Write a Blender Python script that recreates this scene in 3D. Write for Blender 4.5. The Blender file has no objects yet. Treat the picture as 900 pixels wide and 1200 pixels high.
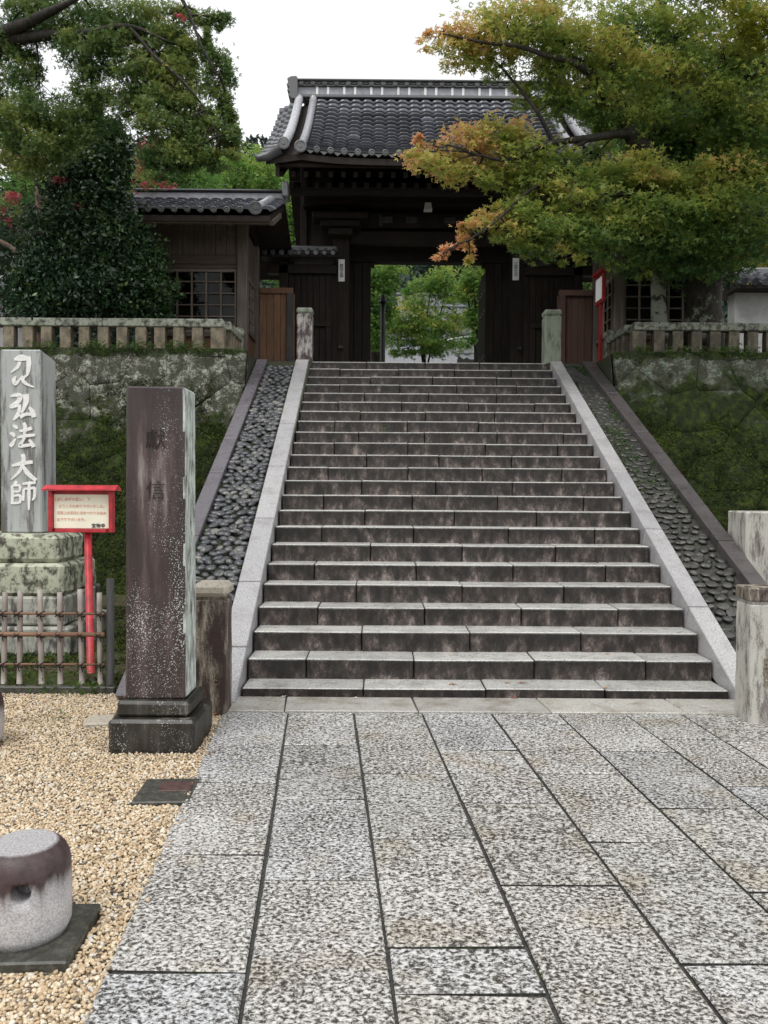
import bpy, bmesh, math, random
import numpy as np
from mathutils import Vector, Matrix, Euler
from mathutils import noise as mnoise

random.seed(7)
rng = np.random.default_rng(11)
scene = bpy.context.scene
COL = scene.collection
PI = math.pi

# ------------------------------------------------------------------ camera
EYE = 1.476
cam_data = bpy.data.cameras.new("camera")
cam_data.sensor_fit = 'VERTICAL'
cam_data.sensor_height = 36.0
cam_data.sensor_width = 27.0
cam_data.lens = 970 / 1200 * 36.0
cam_data.clip_start = 0.05
cam_data.clip_end = 3000
cam = bpy.data.objects.new("camera", cam_data)
COL.objects.link(cam)
CM = (Matrix.Rotation(-math.atan(5 / 970), 4, 'Z') @ Matrix.Rotation(PI / 2 - math.atan(24 / 970), 4, 'X')
      @ Matrix.Rotation(0.0065, 4, 'Z'))
cam.matrix_world = Matrix.Translation((0, 0, EYE)) @ CM
scene.camera = cam

# ------------------------------------------------------------------ sky, sun, exposure
SUN_EL, SUN_AZ = math.radians(58), math.radians(-35)     # a high sun behind thick cloud, behind-left of the viewer
world = bpy.data.worlds.new("World")
scene.world = world
world.use_nodes = True
wt = world.node_tree
wt.nodes.clear()
sky = wt.nodes.new('ShaderNodeTexSky')
sky.sky_type = 'NISHITA'
sky.sun_disc = False
sky.sun_elevation = SUN_EL
sky.sun_rotation = math.radians(180) + SUN_AZ
sky.air_density = 1.0
sky.dust_density = 4.0
hsv = wt.nodes.new('ShaderNodeHueSaturation')
hsv.inputs['Saturation'].default_value = 0.12
mixw = wt.nodes.new('ShaderNodeMix')
mixw.data_type = 'RGBA'
mixw.inputs[0].default_value = 0.62
mixw.inputs[7].default_value = (9.6, 9.75, 9.9, 1)
bg = wt.nodes.new('ShaderNodeBackground')
bg.inputs['Strength'].default_value = 0.138
wo = wt.nodes.new('ShaderNodeOutputWorld')
wt.links.new(sky.outputs[0], hsv.inputs['Color'])
wt.links.new(hsv.outputs[0], mixw.inputs[6])
wt.links.new(mixw.outputs[2], bg.inputs['Color'])
wt.links.new(bg.outputs[0], wo.inputs['Surface'])

sd = bpy.data.lights.new("sun", 'SUN')
sd.energy = 1.5
sd.angle = math.radians(24)
sd.color = (1.0, 0.98, 0.95)
so = bpy.data.objects.new("sun", sd)
COL.objects.link(so)
# direction to the sun: behind-left of the viewer
dsun = Vector((-math.cos(SUN_EL) * 0.57, -math.cos(SUN_EL) * 0.82, math.sin(SUN_EL)))
so.rotation_euler = dsun.to_track_quat('Z', 'Y').to_euler()

scene.view_settings.view_transform = 'Standard'
scene.view_settings.look = 'None'
scene.view_settings.exposure = 0.12
scene.view_settings.gamma = 1.0
scene.cycles.max_bounces = 6
scene.cycles.transparent_max_bounces = 4


def at(px, py, Y):
    """world point at depth Y seen at pixel (px, py) of the 900x1200 photograph"""
    d = CM.to_3x3() @ Vector(((px - 450) / 970, -(py - 600) / 970, -1))
    k = Y / d.y
    return Vector((d.x * k, Y, EYE + d.z * k))


# ------------------------------------------------------------------ node helper
class NT:
    def __init__(self, name):
        self.m = bpy.data.materials.new(name)
        self.m.use_nodes = True
        self.t = self.m.node_tree
        self.t.nodes.clear()
        self.out = self.t.nodes.new('ShaderNodeOutputMaterial')
        self._pos = None

    def new(self, ty, **kw):
        n = self.t.nodes.new(ty)
        for k, v in kw.items():
            setattr(n, k, v)
        return n

    def put(self, sock, v):
        if v is None:
            return
        if isinstance(v, bpy.types.NodeSocket):
            self.t.links.new(v, sock)
        else:
            if hasattr(sock, 'default_value'):
                try:
                    sock.default_value = v
                except Exception:
                    if isinstance(v, (int, float)):
                        sock.default_value = (v, v, v, 1)
                    else:
                        sock.default_value = tuple(v) + (1,)

    def pos(self):
        return self.new('ShaderNodeNewGeometry').outputs['Position']

    def nz(self):
        s = self.new('ShaderNodeSeparateXYZ')
        self.t.links.new(self.new('ShaderNodeNewGeometry').outputs['Normal'], s.inputs[0])
        return s.outputs[2]

    def obj(self):
        return self.new('ShaderNodeTexCoord').outputs['Object']

    def gen(self):
        return self.new('ShaderNodeTexCoord').outputs['Generated']

    def xyz(self, v, i):
        s = self.new('ShaderNodeSeparateXYZ')
        self.put(s.inputs[0], v)
        return s.outputs[i]

    def rnd(self):
        return self.new('ShaderNodeObjectInfo').outputs['Random']

    def attr(self, name, kind='GEOMETRY'):
        n = self.new('ShaderNodeAttribute')
        n.attribute_name = name
        n.attribute_type = kind
        return n.outputs['Fac']

    def map(self, vec, scale=(1, 1, 1), loc=(0, 0, 0), rot=(0, 0, 0)):
        n = self.new('ShaderNodeMapping')
        self.put(n.inputs['Vector'], vec)
        n.inputs['Scale'].default_value = scale
        n.inputs['Location'].default_value = loc
        n.inputs['Rotation'].default_value = rot
        return n.outputs[0]

    def addv(self, vec, f, k=37.0):
        m = self.new('ShaderNodeVectorMath', operation='SCALE')
        m.inputs[0].default_value = (k, k * 1.3, k * 0.7)
        self.put(m.inputs['Scale'], f)
        a = self.new('ShaderNodeVectorMath', operation='ADD')
        self.put(a.inputs[0], vec)
        self.t.links.new(m.outputs[0], a.inputs[1])
        return a.outputs[0]

    def noise(self, vec, scale, detail=3, rough=0.55, dist=0.0):
        n = self.new('ShaderNodeTexNoise')
        self.put(n.inputs['Vector'], vec)
        n.inputs['Scale'].default_value = scale
        n.inputs['Detail'].default_value = detail
        n.inputs['Roughness'].default_value = rough
        n.inputs['Distortion'].default_value = dist
        return n.outputs['Fac']

    def vor(self, vec, scale, feature='F1', out='Distance', rand=1.0):
        n = self.new('ShaderNodeTexVoronoi', feature=feature)
        self.put(n.inputs['Vector'], vec)
        n.inputs['Scale'].default_value = scale
        n.inputs['Randomness'].default_value = rand
        return n.outputs[out]

    def ramp(self, f, stops):
        n = self.new('ShaderNodeValToRGB')
        self.put(n.inputs[0], f)
        e = n.color_ramp.elements
        while len(e) < len(stops):
            e.new(0.5)
        for el, (p, c) in zip(e, stops):
            el.position = p
            el.color = (c, c, c, 1) if isinstance(c, (int, float)) else tuple(c) + (1,)
        return n.outputs[0]

    def mix(self, f, a, b, mode='MIX'):
        n = self.new('ShaderNodeMix', data_type='RGBA', blend_type=mode)
        self.put(n.inputs[0], f)
        for s, v in ((n.inputs[6], a), (n.inputs[7], b)):
            if isinstance(v, (int, float)):
                v = (v, v, v, 1)
            elif isinstance(v, tuple) and len(v) == 3:
                v = v + (1,)
            self.put(s, v)
        return n.outputs[2]

    def ma(self, op, a, b=None, c=None):
        n = self.new('ShaderNodeMath', operation=op)
        self.put(n.inputs[0], a)
        self.put(n.inputs[1], b)
        if c is not None:
            self.put(n.inputs[2], c)
        return n.outputs[0]

    def bump(self, h, strength=0.5, dist=0.01, normal=None):
        n = self.new('ShaderNodeBump')
        n.inputs['Strength'].default_value = strength
        n.inputs['Distance'].default_value = dist
        self.put(n.inputs['Height'], h)
        self.put(n.inputs['Normal'], normal)
        return n.outputs[0]

    def finish(self, color, rough=0.6, normal=None, spec=0.5, metallic=0.0, trans=None, coat=None):
        b = self.new('ShaderNodeBsdfPrincipled')
        if isinstance(color, tuple) and len(color) == 3:
            color = color + (1,)
        self.put(b.inputs['Base Color'], color)
        self.put(b.inputs['Roughness'], rough)
        self.put(b.inputs['Specular IOR Level'], spec)
        b.inputs['Metallic'].default_value = metallic
        if coat:
            b.inputs['Coat Weight'].default_value = coat
            b.inputs['Coat Roughness'].default_value = 0.15
        self.put(b.inputs['Normal'], normal)
        res = b.outputs[0]
        if trans is not None:
            tr = self.new('ShaderNodeBsdfTranslucent')
            self.put(tr.inputs['Color'], color)
            mx = self.new('ShaderNodeMixShader')
            mx.inputs[0].default_value = trans
            self.t.links.new(res, mx.inputs[1])
            self.t.links.new(tr.outputs[0], mx.inputs[2])
            res = mx.outputs[0]
        self.t.links.new(res, self.out.inputs['Surface'])
        return self.m


M = {}


def plain(name, col, rough=0.6, var=0.25, scale=20, spec=0.4, bump=0.0, bd=0.004, metallic=0.0):
    n = NT(name)
    p = n.pos()
    f = n.noise(p, scale, 4)
    a = tuple(c * (1 - var) for c in col)
    b = tuple(min(1, c * (1 + var)) for c in col)
    c = n.ramp(f, [(0.3, a), (0.7, b)])
    nm = n.bump(n.noise(p, scale * 4, 3), bump, bd) if bump else None
    M[name] = n.finish(c, rough, nm, spec, metallic)
    return M[name]


def make_materials():
    # --- chiselled granite paving: pale crests, dark wet pits
    n = NT('chiselled_granite')
    p = n.addv(n.pos(), n.rnd(), 11)
    wn = n.noise(p, 7, 2)
    pp = n.addv(p, wn, 0.010)
    f1 = n.noise(n.map(pp, (0.85, 1.0, 1), rot=(0, 0, 0.25)), 72, 3.2, 0.62, 0.5)
    f2 = n.noise(p, 170, 2, 0.6)
    big = n.noise(p, 1.7, 4, 0.65)
    h = n.ma('ADD', n.ma('MULTIPLY', f1, 0.86), n.ma('MULTIPLY', f2, 0.14))
    thr = n.ma('ADD', h, n.ma('MULTIPLY', n.ma('SUBTRACT', big, 0.5), 0.16))
    c = n.ramp(thr, [(0.38, (0.035, 0.032, 0.028)), (0.445, (0.12, 0.11, 0.098)), (0.50, (0.38, 0.37, 0.355)), (0.60, (0.67, 0.665, 0.655))])
    stain = n.ramp(n.noise(n.map(p, (1, 1, 1), (5, 3, 0)), 2.6, 4, 0.6), [(0.53, 0.0), (0.68, 1.0)])
    c = n.mix(n.ma('MULTIPLY', stain, 0.55), c, (0.20, 0.155, 0.09), 'MULTIPLY') if False else n.mix(n.ma('MULTIPLY', stain, 0.6), c, n.mix(1.0, c, (0.78, 0.69, 0.54), 'MULTIPLY'))
    c = n.mix(1.0, c, n.ramp(n.rnd(), [(0.0, (0.80, 0.80, 0.80)), (0.3, (0.93, 0.91, 0.86)), (0.6, (0.98, 0.97, 0.96)), (1.0, (0.90, 0.92, 0.95))]), 'MULTIPLY')
    rg = n.ramp(h, [(0.4, 0.32), (0.6, 0.62)])
    M['chiselled_granite'] = n.finish(c, rg, n.bump(h, 0.9, 0.012), 0.5)

    # --- smooth border / rail granite
    def speck(name, c0, c1, wet=0.45, stain=0.35, stc=(0.12, 0.10, 0.09), sc=260):
        n = NT(name)
        p = n.addv(n.pos(), n.rnd(), 7)
        f = n.noise(p, sc, 2, 0.7)
        c = n.ramp(f, [(0.36, c0), (0.58, c1)])
        c = n.mix(n.ramp(n.noise(p, 90, 2), [(0.6, 0.0), (0.66, 0.7)]), c, tuple(x * 0.45 for x in c0))
        s = n.ramp(n.noise(p, 4.5, 5, 0.65), [(0.48, 0.0), (0.72, stain)])
        c = n.mix(s, c, stc)
        c = n.mix(1.0, c, n.ramp(n.rnd(), [(0, (0.82, 0.82, 0.84)), (1, (1, 1, 1))]), 'MULTIPLY')
        M[name] = n.finish(c, n.ramp(n.noise(p, 12, 3), [(0.3, wet - 0.12), (0.7, wet + 0.12)]), n.bump(f, 0.35, 0.003), 0.5)
    speck('rail_granite', (0.23, 0.225, 0.225), (0.54, 0.53, 0.53), 0.42, 0.6, (0.22, 0.19, 0.19), 170)
    speck('purple_rail_granite', (0.10, 0.09, 0.10), (0.21, 0.195, 0.215), 0.32, 0.6, (0.09, 0.07, 0.07))
    speck('dark_rail_granite', (0.05, 0.045, 0.045), (0.125, 0.11, 0.11), 0.36, 0.7, (0.035, 0.03, 0.028))
    speck('border_granite', (0.30, 0.29, 0.26), (0.58, 0.56, 0.51), 0.36, 0.75, (0.20, 0.16, 0.10), 150)
    speck('tread_granite', (0.30, 0.30, 0.28), (0.66, 0.65, 0.61), 0.34, 0.6, (0.17, 0.16, 0.14), 140)

    # --- stained risers: black grime above, paler scuffs low down
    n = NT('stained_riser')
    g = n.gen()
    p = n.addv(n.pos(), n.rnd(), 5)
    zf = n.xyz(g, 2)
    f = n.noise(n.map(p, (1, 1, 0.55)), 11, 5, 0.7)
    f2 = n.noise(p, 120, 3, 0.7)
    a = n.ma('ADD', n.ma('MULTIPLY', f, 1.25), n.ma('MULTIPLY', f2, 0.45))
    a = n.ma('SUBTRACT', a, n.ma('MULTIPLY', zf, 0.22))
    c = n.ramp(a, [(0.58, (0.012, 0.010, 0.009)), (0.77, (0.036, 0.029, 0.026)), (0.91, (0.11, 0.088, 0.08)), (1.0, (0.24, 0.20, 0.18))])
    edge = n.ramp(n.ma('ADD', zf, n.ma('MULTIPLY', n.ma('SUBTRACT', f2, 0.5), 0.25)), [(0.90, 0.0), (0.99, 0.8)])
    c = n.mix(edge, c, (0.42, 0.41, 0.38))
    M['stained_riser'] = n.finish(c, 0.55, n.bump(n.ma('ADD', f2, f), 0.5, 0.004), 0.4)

    # --- round cobbles
    n = NT('river_cobble')
    p = n.pos()
    c = n.ramp(n.xyz(n.vor(p, 11, out='Color'), 0), [(0.0, (0.026, 0.027, 0.032)), (0.6, (0.055, 0.057, 0.066)), (0.88, (0.09, 0.09, 0.095)), (0.97, (0.17, 0.165, 0.15))])
    c = n.mix(n.ramp(n.noise(p, 40, 4), [(0.45, 0.0), (0.7, 0.5)]), c, (0.11, 0.11, 0.10))
    M['river_cobble'] = n.finish(c, n.ramp(n.noise(p, 25, 2), [(0.3, 0.18), (0.7, 0.42)]), n.bump(n.noise(p, 160, 2), 0.2, 0.002), 0.6)

    n = NT('sunk_cobble')
    p = n.pos()
    c = n.ramp(n.xyz(n.vor(p, 9, out='Color'), 0), [(0.0, (0.028, 0.027, 0.026)), (0.85, (0.055, 0.052, 0.05)), (0.97, (0.13, 0.12, 0.10))])
    c = n.mix(n.ramp(n.noise(p, 30, 4), [(0.40, 0.0), (0.62, 0.9)]), c, (0.04, 0.04, 0.034))
    M['sunk_cobble'] = n.finish(c, 0.34, n.bump(n.noise(p, 90, 3), 0.5, 0.005), 0.5)

    n = NT('dark_mortar')
    p = n.pos()
    f = n.noise(p, 60, 4, 0.65)
    c = n.ramp(f, [(0.35, (0.022, 0.022, 0.02)), (0.7, (0.075, 0.073, 0.066))])
    ms = n.ramp(n.noise(p, 2.2, 4, 0.6), [(0.57, 0.0), (0.68, 0.8)])
    c = n.mix(ms, c, n.ramp(f, [(0.3, (0.02, 0.032, 0.008)), (0.7, (0.07, 0.10, 0.02))]))
    M['dark_mortar'] = n.finish(c, 0.55, n.bump(f, 0.7, 0.008))

    n = NT('mossy_mortar')
    p = n.pos()
    f = n.noise(p, 60, 4, 0.65)
    c = n.ramp(f, [(0.35, (0.018, 0.02, 0.012)), (0.7, (0.06, 0.07, 0.03))])
    M['mossy_mortar'] = n.finish(c, 0.6, n.bump(f, 0.7, 0.008))

    # --- retaining wall stone: lichen above, moss below
    for nm, mosslvl, lich, dk in (('mossy_wall_stone', 2.62, (0.40, 0.41, 0.34), 1.0), ('shaded_wall_stone', 3.12, (0.23, 0.27, 0.21), 0.8)):  # second, right-hand version is darker: the tree shade is put into its colours
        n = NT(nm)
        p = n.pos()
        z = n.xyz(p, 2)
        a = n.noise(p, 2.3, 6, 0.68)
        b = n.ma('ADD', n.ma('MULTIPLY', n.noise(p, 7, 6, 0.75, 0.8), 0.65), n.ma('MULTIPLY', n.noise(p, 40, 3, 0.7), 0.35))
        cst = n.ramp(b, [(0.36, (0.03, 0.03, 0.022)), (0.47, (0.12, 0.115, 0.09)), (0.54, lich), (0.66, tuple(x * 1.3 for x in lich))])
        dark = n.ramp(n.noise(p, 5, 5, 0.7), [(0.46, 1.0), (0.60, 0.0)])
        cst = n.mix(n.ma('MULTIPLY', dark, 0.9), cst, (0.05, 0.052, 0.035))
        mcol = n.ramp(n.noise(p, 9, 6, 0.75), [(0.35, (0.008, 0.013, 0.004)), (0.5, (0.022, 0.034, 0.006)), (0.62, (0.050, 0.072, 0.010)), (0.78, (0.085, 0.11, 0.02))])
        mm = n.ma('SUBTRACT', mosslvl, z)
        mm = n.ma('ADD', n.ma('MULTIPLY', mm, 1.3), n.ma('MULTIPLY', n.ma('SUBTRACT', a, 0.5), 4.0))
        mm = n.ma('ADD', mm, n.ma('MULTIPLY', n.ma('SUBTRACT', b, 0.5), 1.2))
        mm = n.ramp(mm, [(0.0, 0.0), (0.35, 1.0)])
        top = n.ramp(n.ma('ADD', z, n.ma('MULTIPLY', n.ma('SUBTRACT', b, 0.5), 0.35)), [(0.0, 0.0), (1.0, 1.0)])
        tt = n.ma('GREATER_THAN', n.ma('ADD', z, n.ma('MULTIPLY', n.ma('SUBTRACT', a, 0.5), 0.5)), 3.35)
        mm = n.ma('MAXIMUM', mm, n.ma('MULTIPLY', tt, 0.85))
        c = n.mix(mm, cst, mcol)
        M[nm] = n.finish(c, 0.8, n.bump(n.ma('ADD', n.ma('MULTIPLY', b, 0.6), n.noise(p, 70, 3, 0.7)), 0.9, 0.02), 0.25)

    n = NT('moss')
    p = n.pos()
    c = n.ramp(n.ma('ADD', n.ma('MULTIPLY', n.noise(p, 3, 3), 0.6), n.ma('MULTIPLY', n.noise(p, 60, 2), 0.4)), [(0.40, (0.008, 0.013, 0.003)), (0.5, (0.028, 0.042, 0.007)), (0.60, (0.075, 0.098, 0.014))])
    M['moss'] = n.finish(c, 0.8, None, 0.2)

    n = NT('mossy_soil')
    p = n.pos()
    f = n.noise(p, 26, 5, 0.7)
    c = n.ramp(f, [(0.35, (0.035, 0.03, 0.02)), (0.6, (0.09, 0.075, 0.045))])
    m = n.ramp(n.noise(p, 4, 5, 0.65), [(0.42, 0.0), (0.56, 1.0)])
    c = n.mix(m, c, n.ramp(f, [(0.35, (0.02, 0.033, 0.006)), (0.65, (0.075, 0.10, 0.02))]))
    M['mossy_soil'] = n.finish(c, 0.85, n.bump(f, 0.8, 0.02), 0.2)

    n = NT('terrace_gravel')
    p = n.pos()
    f = n.vor(p, 40, out='Color')
    c = n.ramp(n.xyz(f, 0), [(0.1, (0.10, 0.09, 0.075)), (0.9, (0.30, 0.27, 0.23))])
    M['terrace_gravel'] = n.finish(c, 0.7, n.bump(n.vor(p, 40), 0.6, 0.01))

    n = NT('gravel_bed')
    p = n.pos()
    f = n.xyz(n.vor(p, 75, out='Color'), 0)
    c = n.ramp(f, [(0.0, (0.05, 0.04, 0.03)), (0.4, (0.22, 0.165, 0.10)), (0.9, (0.42, 0.33, 0.21))])
    M['gravel_bed'] = n.finish(c, 0.6, n.bump(n.vor(p, 75), 0.8, 0.01))

    n = NT('pebble')
    r = n.rnd()
    p = n.pos()
    c = n.ramp(r, [(0.0, (0.10, 0.08, 0.07)), (0.05, (0.24, 0.19, 0.14)), (0.12, (0.46, 0.33, 0.20)), (0.45, (0.64, 0.49, 0.31)), (0.72, (0.75, 0.61, 0.42)), (0.90, (0.81, 0.73, 0.58)), (1.0, (0.60, 0.58, 0.54))])
    c = n.mix(n.ramp(n.noise(p, 2.4, 4, 0.6), [(0.58, 0.0), (0.72, 0.45)]), c, (0.22, 0.16, 0.11))
    c = n.mix(1.0, c, n.ramp(n.noise(p, 240, 2), [(0.3, 0.72), (0.7, 1.0)]), 'MULTIPLY')
    M['pebble'] = n.finish(c, 0.42, None, 0.5)

    # --- maroon stained pillar with white lichen spots
    def spotted(name, base, dark, lich, dens, streak=True, zfade=True):
        n = NT(name)
        p = n.pos()
        g = n.gen()
        zf = n.xyz(g, 2)
        st = n.noise(n.map(p, (1, 1, 0.12)), 9, 5, 0.65)
        c = n.ramp(st, [(0.3, dark), (0.5, base), (0.60, tuple(min(1, x * 2.0) for x in base)), (0.70, (0.24, 0.21, 0.20))])
        region = n.noise(n.map(p, (1.6, 1, 0.5), (3.1, 0, 0.4)), 3.4, 4, 0.65)
        if zfade:
            region = n.ma('ADD', region, n.ma('MULTIPLY', n.ma('SUBTRACT', 0.55, zf), 0.22))
        lim = n.ma('MULTIPLY', n.ramp(region, [(0.36, 0.0), (0.72, 1.0)]), dens)
        for sc, mul in ((62, 0.85), (110, 0.95), (34, 0.50)):
            d = n.vor(n.addv(p, n.noise(p, 60, 2), 0.01), sc)
            m = n.ma('LESS_THAN', d, n.ma('MULTIPLY', lim, mul))
            c = n.mix(n.ma('MULTIPLY', m, 0.9), c, lich)
        M[name] = n.finish(c, 0.42, n.bump(n.noise(p, 150, 3), 0.3, 0.003), 0.5)
    spotted('maroon_pillar_stone', (0.046, 0.030, 0.029), (0.023, 0.015, 0.016), (0.50, 0.52, 0.50), 0.33)
    spotted('dark_base_stone', (0.022, 0.020, 0.016), (0.007, 0.007, 0.005), (0.42, 0.42, 0.38), 0.42, zfade=False)
    n = NT('lichen_white_side')
    p = n.pos()
    f = n.noise(n.map(p, (1, 1, 0.35)), 22, 5, 0.7)
    c = n.ramp(f, [(0.34, (0.07, 0.05, 0.045)), (0.44, (0.30, 0.32, 0.29)), (0.6, (0.60, 0.66, 0.62))])
    M['lichen_white_side'] = n.finish(c, 0.6, n.bump(f, 0.5, 0.004))

    # --- streaky stained posts
    def streaky(name, light, dark, t0=0.44, t1=0.56, sc=13, sz=0.22, rough=0.55):
        n = NT(name)
        p = n.pos()
        f = n.noise(n.map(p, (1, 1, sz)), sc, 6, 0.72)
        f2 = n.noise(p, 110, 3, 0.7)
        a = n.ma('ADD', n.ma('MULTIPLY', f, 0.82), n.ma('MULTIPLY', f2, 0.18))
        c = n.ramp(a, [(t0, dark), ((t0 + t1) / 2, tuple((x + y) / 2.6 for x, y in zip(light, dark))), (t1, light), (0.8, tuple(min(1, x * 1.25) for x in light))])
        M[name] = n.finish(c, rough, n.bump(a, 0.5, 0.004), 0.4)
    streaky('stained_post_stone', (0.33, 0.29, 0.23), (0.045, 0.027, 0.024), 0.46, 0.60)
    streaky('pale_post_stone', (0.44, 0.43, 0.38), (0.11, 0.075, 0.075), 0.36, 0.50)
    streaky('cap_stone', (0.42, 0.38, 0.31), (0.16, 0.12, 0.10), 0.30, 0.46, 40, 1)
    streaky('monument_granite', (0.38, 0.395, 0.385), (0.12, 0.105, 0.10), 0.38, 0.49, 8, 0.12)
    streaky('green_post_stone', (0.23, 0.26, 0.20), (0.09, 0.09, 0.07), 0.34, 0.5, 12, 0.3)
    streaky('newel_dark_stone', (0.40, 0.37, 0.35), (0.05, 0.035, 0.035), 0.44, 0.56, 16, 0.3)
    streaky('tier_lichen_stone', (0.42, 0.435, 0.33), (0.07, 0.062, 0.045), 0.42, 0.52, 11, 0.8, 0.7)
    streaky('tier_grey_stone', (0.36, 0.36, 0.31), (0.05, 0.045, 0.04), 0.40, 0.54, 10, 0.3, 0.7)
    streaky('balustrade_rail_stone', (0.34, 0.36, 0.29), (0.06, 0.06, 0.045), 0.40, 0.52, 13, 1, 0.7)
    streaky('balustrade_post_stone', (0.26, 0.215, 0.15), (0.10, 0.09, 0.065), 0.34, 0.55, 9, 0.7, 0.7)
    streaky('shaded_rail_stone', (0.22, 0.235, 0.19), (0.04, 0.04, 0.03), 0.42, 0.54, 13, 1, 0.7)  # rail stone again, darkened in colour for the shade and wet on the right
    streaky('shaded_balustrade_stone', (0.15, 0.125, 0.09), (0.055, 0.05, 0.036), 0.36, 0.57, 9, 0.7, 0.7)  # post stone copy with the same shade and wet painted into its tone
    streaky('bollard_granite', (0.50, 0.50, 0.50), (0.36, 0.36, 0.37), 0.36, 0.5, 160, 1, 0.5)
    streaky('slab_dark_stone', (0.085, 0.085, 0.07), (0.035, 0.034, 0.028), 0.35, 0.6, 30, 1, 0.4)
    # bollard: iron-brown staining running down from the shoulder
    n = NT('bollard_stained')
    p = n.pos()
    g = n.obj()
    zf = n.xyz(g, 2)
    f = n.noise(p, 150, 3, 0.7)
    gran = n.ramp(f, [(0.35, (0.34, 0.33, 0.34)), (0.6, (0.62, 0.61, 0.62))])
    s = n.ma('ADD', zf, n.ma('MULTIPLY', n.ma('SUBTRACT', n.noise(n.map(p, (1, 1, 0.12)), 17, 4, 0.6), 0.5), 0.14))
    m = n.ramp(s, [(0.10, 0.0), (0.165, 0.35), (0.205, 1.0), (0.29, 1.0), (0.293, 1.0)])
    m = n.mix(n.ramp(n.ma('ADD', zf, n.ma('MULTIPLY', n.ma('SUBTRACT', f, 0.5), 0.004)), [(0.2915, 0.0), (0.2950, 1.0)]), m, 0.12)
    c = n.mix(m, gran, n.ramp(n.noise(p, 30, 5, 0.7), [(0.3, (0.028, 0.016, 0.017)), (0.7, (0.080, 0.048, 0.050))]))
    M['bollard_stained'] = n.finish(c, 0.45, n.bump(f, 0.4, 0.003))

    # --- woods
    def wood(name, c0, c1, sc=14, rough=0.65, horizontal=False, var=True, spec=0.35):
        n = NT(name)
        p = n.addv(n.pos(), n.rnd(), 3)
        s = (0.08, 1, 1) if horizontal else (1, 1, 0.06)
        f = n.noise(n.map(p, s), sc * 3, 5, 0.7, 0.6)
        g = n.noise(p, 3, 3)
        c = n.ramp(n.ma('ADD', n.ma('MULTIPLY', f, 0.7), n.ma('MULTIPLY', g, 0.3)), [(0.35, c0), (0.65, c1)])
        if var:
            c = n.mix(1.0, c, n.ramp(n.rnd(), [(0, 0.7), (1, 1.0)]), 'MULTIPLY')
        M[name] = n.finish(c, rough, n.bump(f, 0.35, 0.004), spec)
    wood('dark_wood', (0.010, 0.0075, 0.0062), (0.034, 0.0245, 0.020), spec=0.2)
    wood('dark_wood_beam', (0.010, 0.0075, 0.0062), (0.034, 0.0245, 0.020), horizontal=True, spec=0.2)
    wood('weathered_post_wood', (0.075, 0.06, 0.05), (0.19, 0.155, 0.13))
    wood('weathered_board', (0.07, 0.052, 0.042), (0.17, 0.13, 0.105))
    wood('weathered_beam', (0.06, 0.043, 0.035), (0.15, 0.11, 0.088), horizontal=True)
    wood('brown_board', (0.10, 0.05, 0.028), (0.23, 0.12, 0.065))
    wood('red_brown_board', (0.045, 0.024, 0.017), (0.095, 0.048, 0.034))
    wood('lattice_wood', (0.12, 0.10, 0.08), (0.27, 0.22, 0.18))
    wood('black_wood', (0.02, 0.02, 0.02), (0.075, 0.07, 0.07))
    wood('bamboo_grey', (0.27, 0.235, 0.21), (0.52, 0.46, 0.42), 10, 0.4)
    wood('bamboo_brown', (0.16, 0.085, 0.055), (0.33, 0.19, 0.12), 10, 0.35, True)

    # --- roof tiles
    def tile(name, lo, hi, r0=0.16, r1=0.42):
        n = NT(name)
        p = n.pos()
        f = n.noise(p, 30, 4, 0.65)
        c = n.ramp(n.rnd(), [(0.0, lo), (0.55, tuple((a + b) / 2 for a, b in zip(lo, hi))), (0.97, hi), (1.0, tuple(x * 2.2 for x in hi))])
        c = n.mix(n.ramp(f, [(0.5, 0.0), (0.75, 0.4)]), c, (0.14, 0.14, 0.145))
        M[name] = n.finish(c, n.ramp(n.noise(p, 9, 3), [(0.3, r0), (0.7, r1)]), n.bump(f, 0.25, 0.003), 0.6)
    tile('roof_tile', (0.050, 0.053, 0.066), (0.12, 0.125, 0.15), 0.08, 0.26)
    tile('ridge_tile', (0.07, 0.07, 0.075), (0.13, 0.13, 0.135), 0.25, 0.5)
    tile('pale_ridge_tile', (0.20, 0.205, 0.225), (0.30, 0.30, 0.32), 0.15, 0.35)
    tile('far_roof_tile', (0.11, 0.115, 0.13), (0.17, 0.175, 0.19), 0.3, 0.5)
    plain('ridge_grey', (0.30, 0.30, 0.335), 0.35, 0.2, 12)
    plain('white_plaster', (0.74, 0.74, 0.74), 0.6, 0.08, 8)
    plain('dull_plaster', (0.42, 0.43, 0.43), 0.7, 0.15, 6)

    plain('red_paint', (0.43, 0.026, 0.036), 0.4, 0.35, 14, 0.5)
    plain('dark_red_paint', (0.26, 0.012, 0.016), 0.45, 0.2, 9, 0.5)
    plain('paper_white', (0.86, 0.87, 0.89), 0.6, 0.03, 5)
    plain('paper_cream', (0.88, 0.86, 0.70), 0.5, 0.06, 5)
    plain('ink_pink', (0.80, 0.47, 0.38), 0.6, 0.15, 90)
    plain('ink_black', (0.05, 0.05, 0.045), 0.6, 0.15, 50)
    plain('carved_white', (0.80, 0.79, 0.76), 0.7, 0.12, 40, 0.3, 0.4)
    plain('carved_dark', (0.026, 0.018, 0.018), 0.7, 0.5, 70)
    plain('carved_tan', (0.22, 0.17, 0.11), 0.7, 0.3, 60)
    plain('rust_iron', (0.075, 0.04, 0.035), 0.45, 0.4, 30, 0.5, 0.3)
    plain('black_rope', (0.018, 0.016, 0.015), 0.8, 0.3, 50)
    plain('maroon_paint', (0.30, 0.045, 0.045), 0.55, 0.35, 12)
    plain('lamp_glass', (0.75, 0.77, 0.78), 0.25, 0.03, 5)
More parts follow.
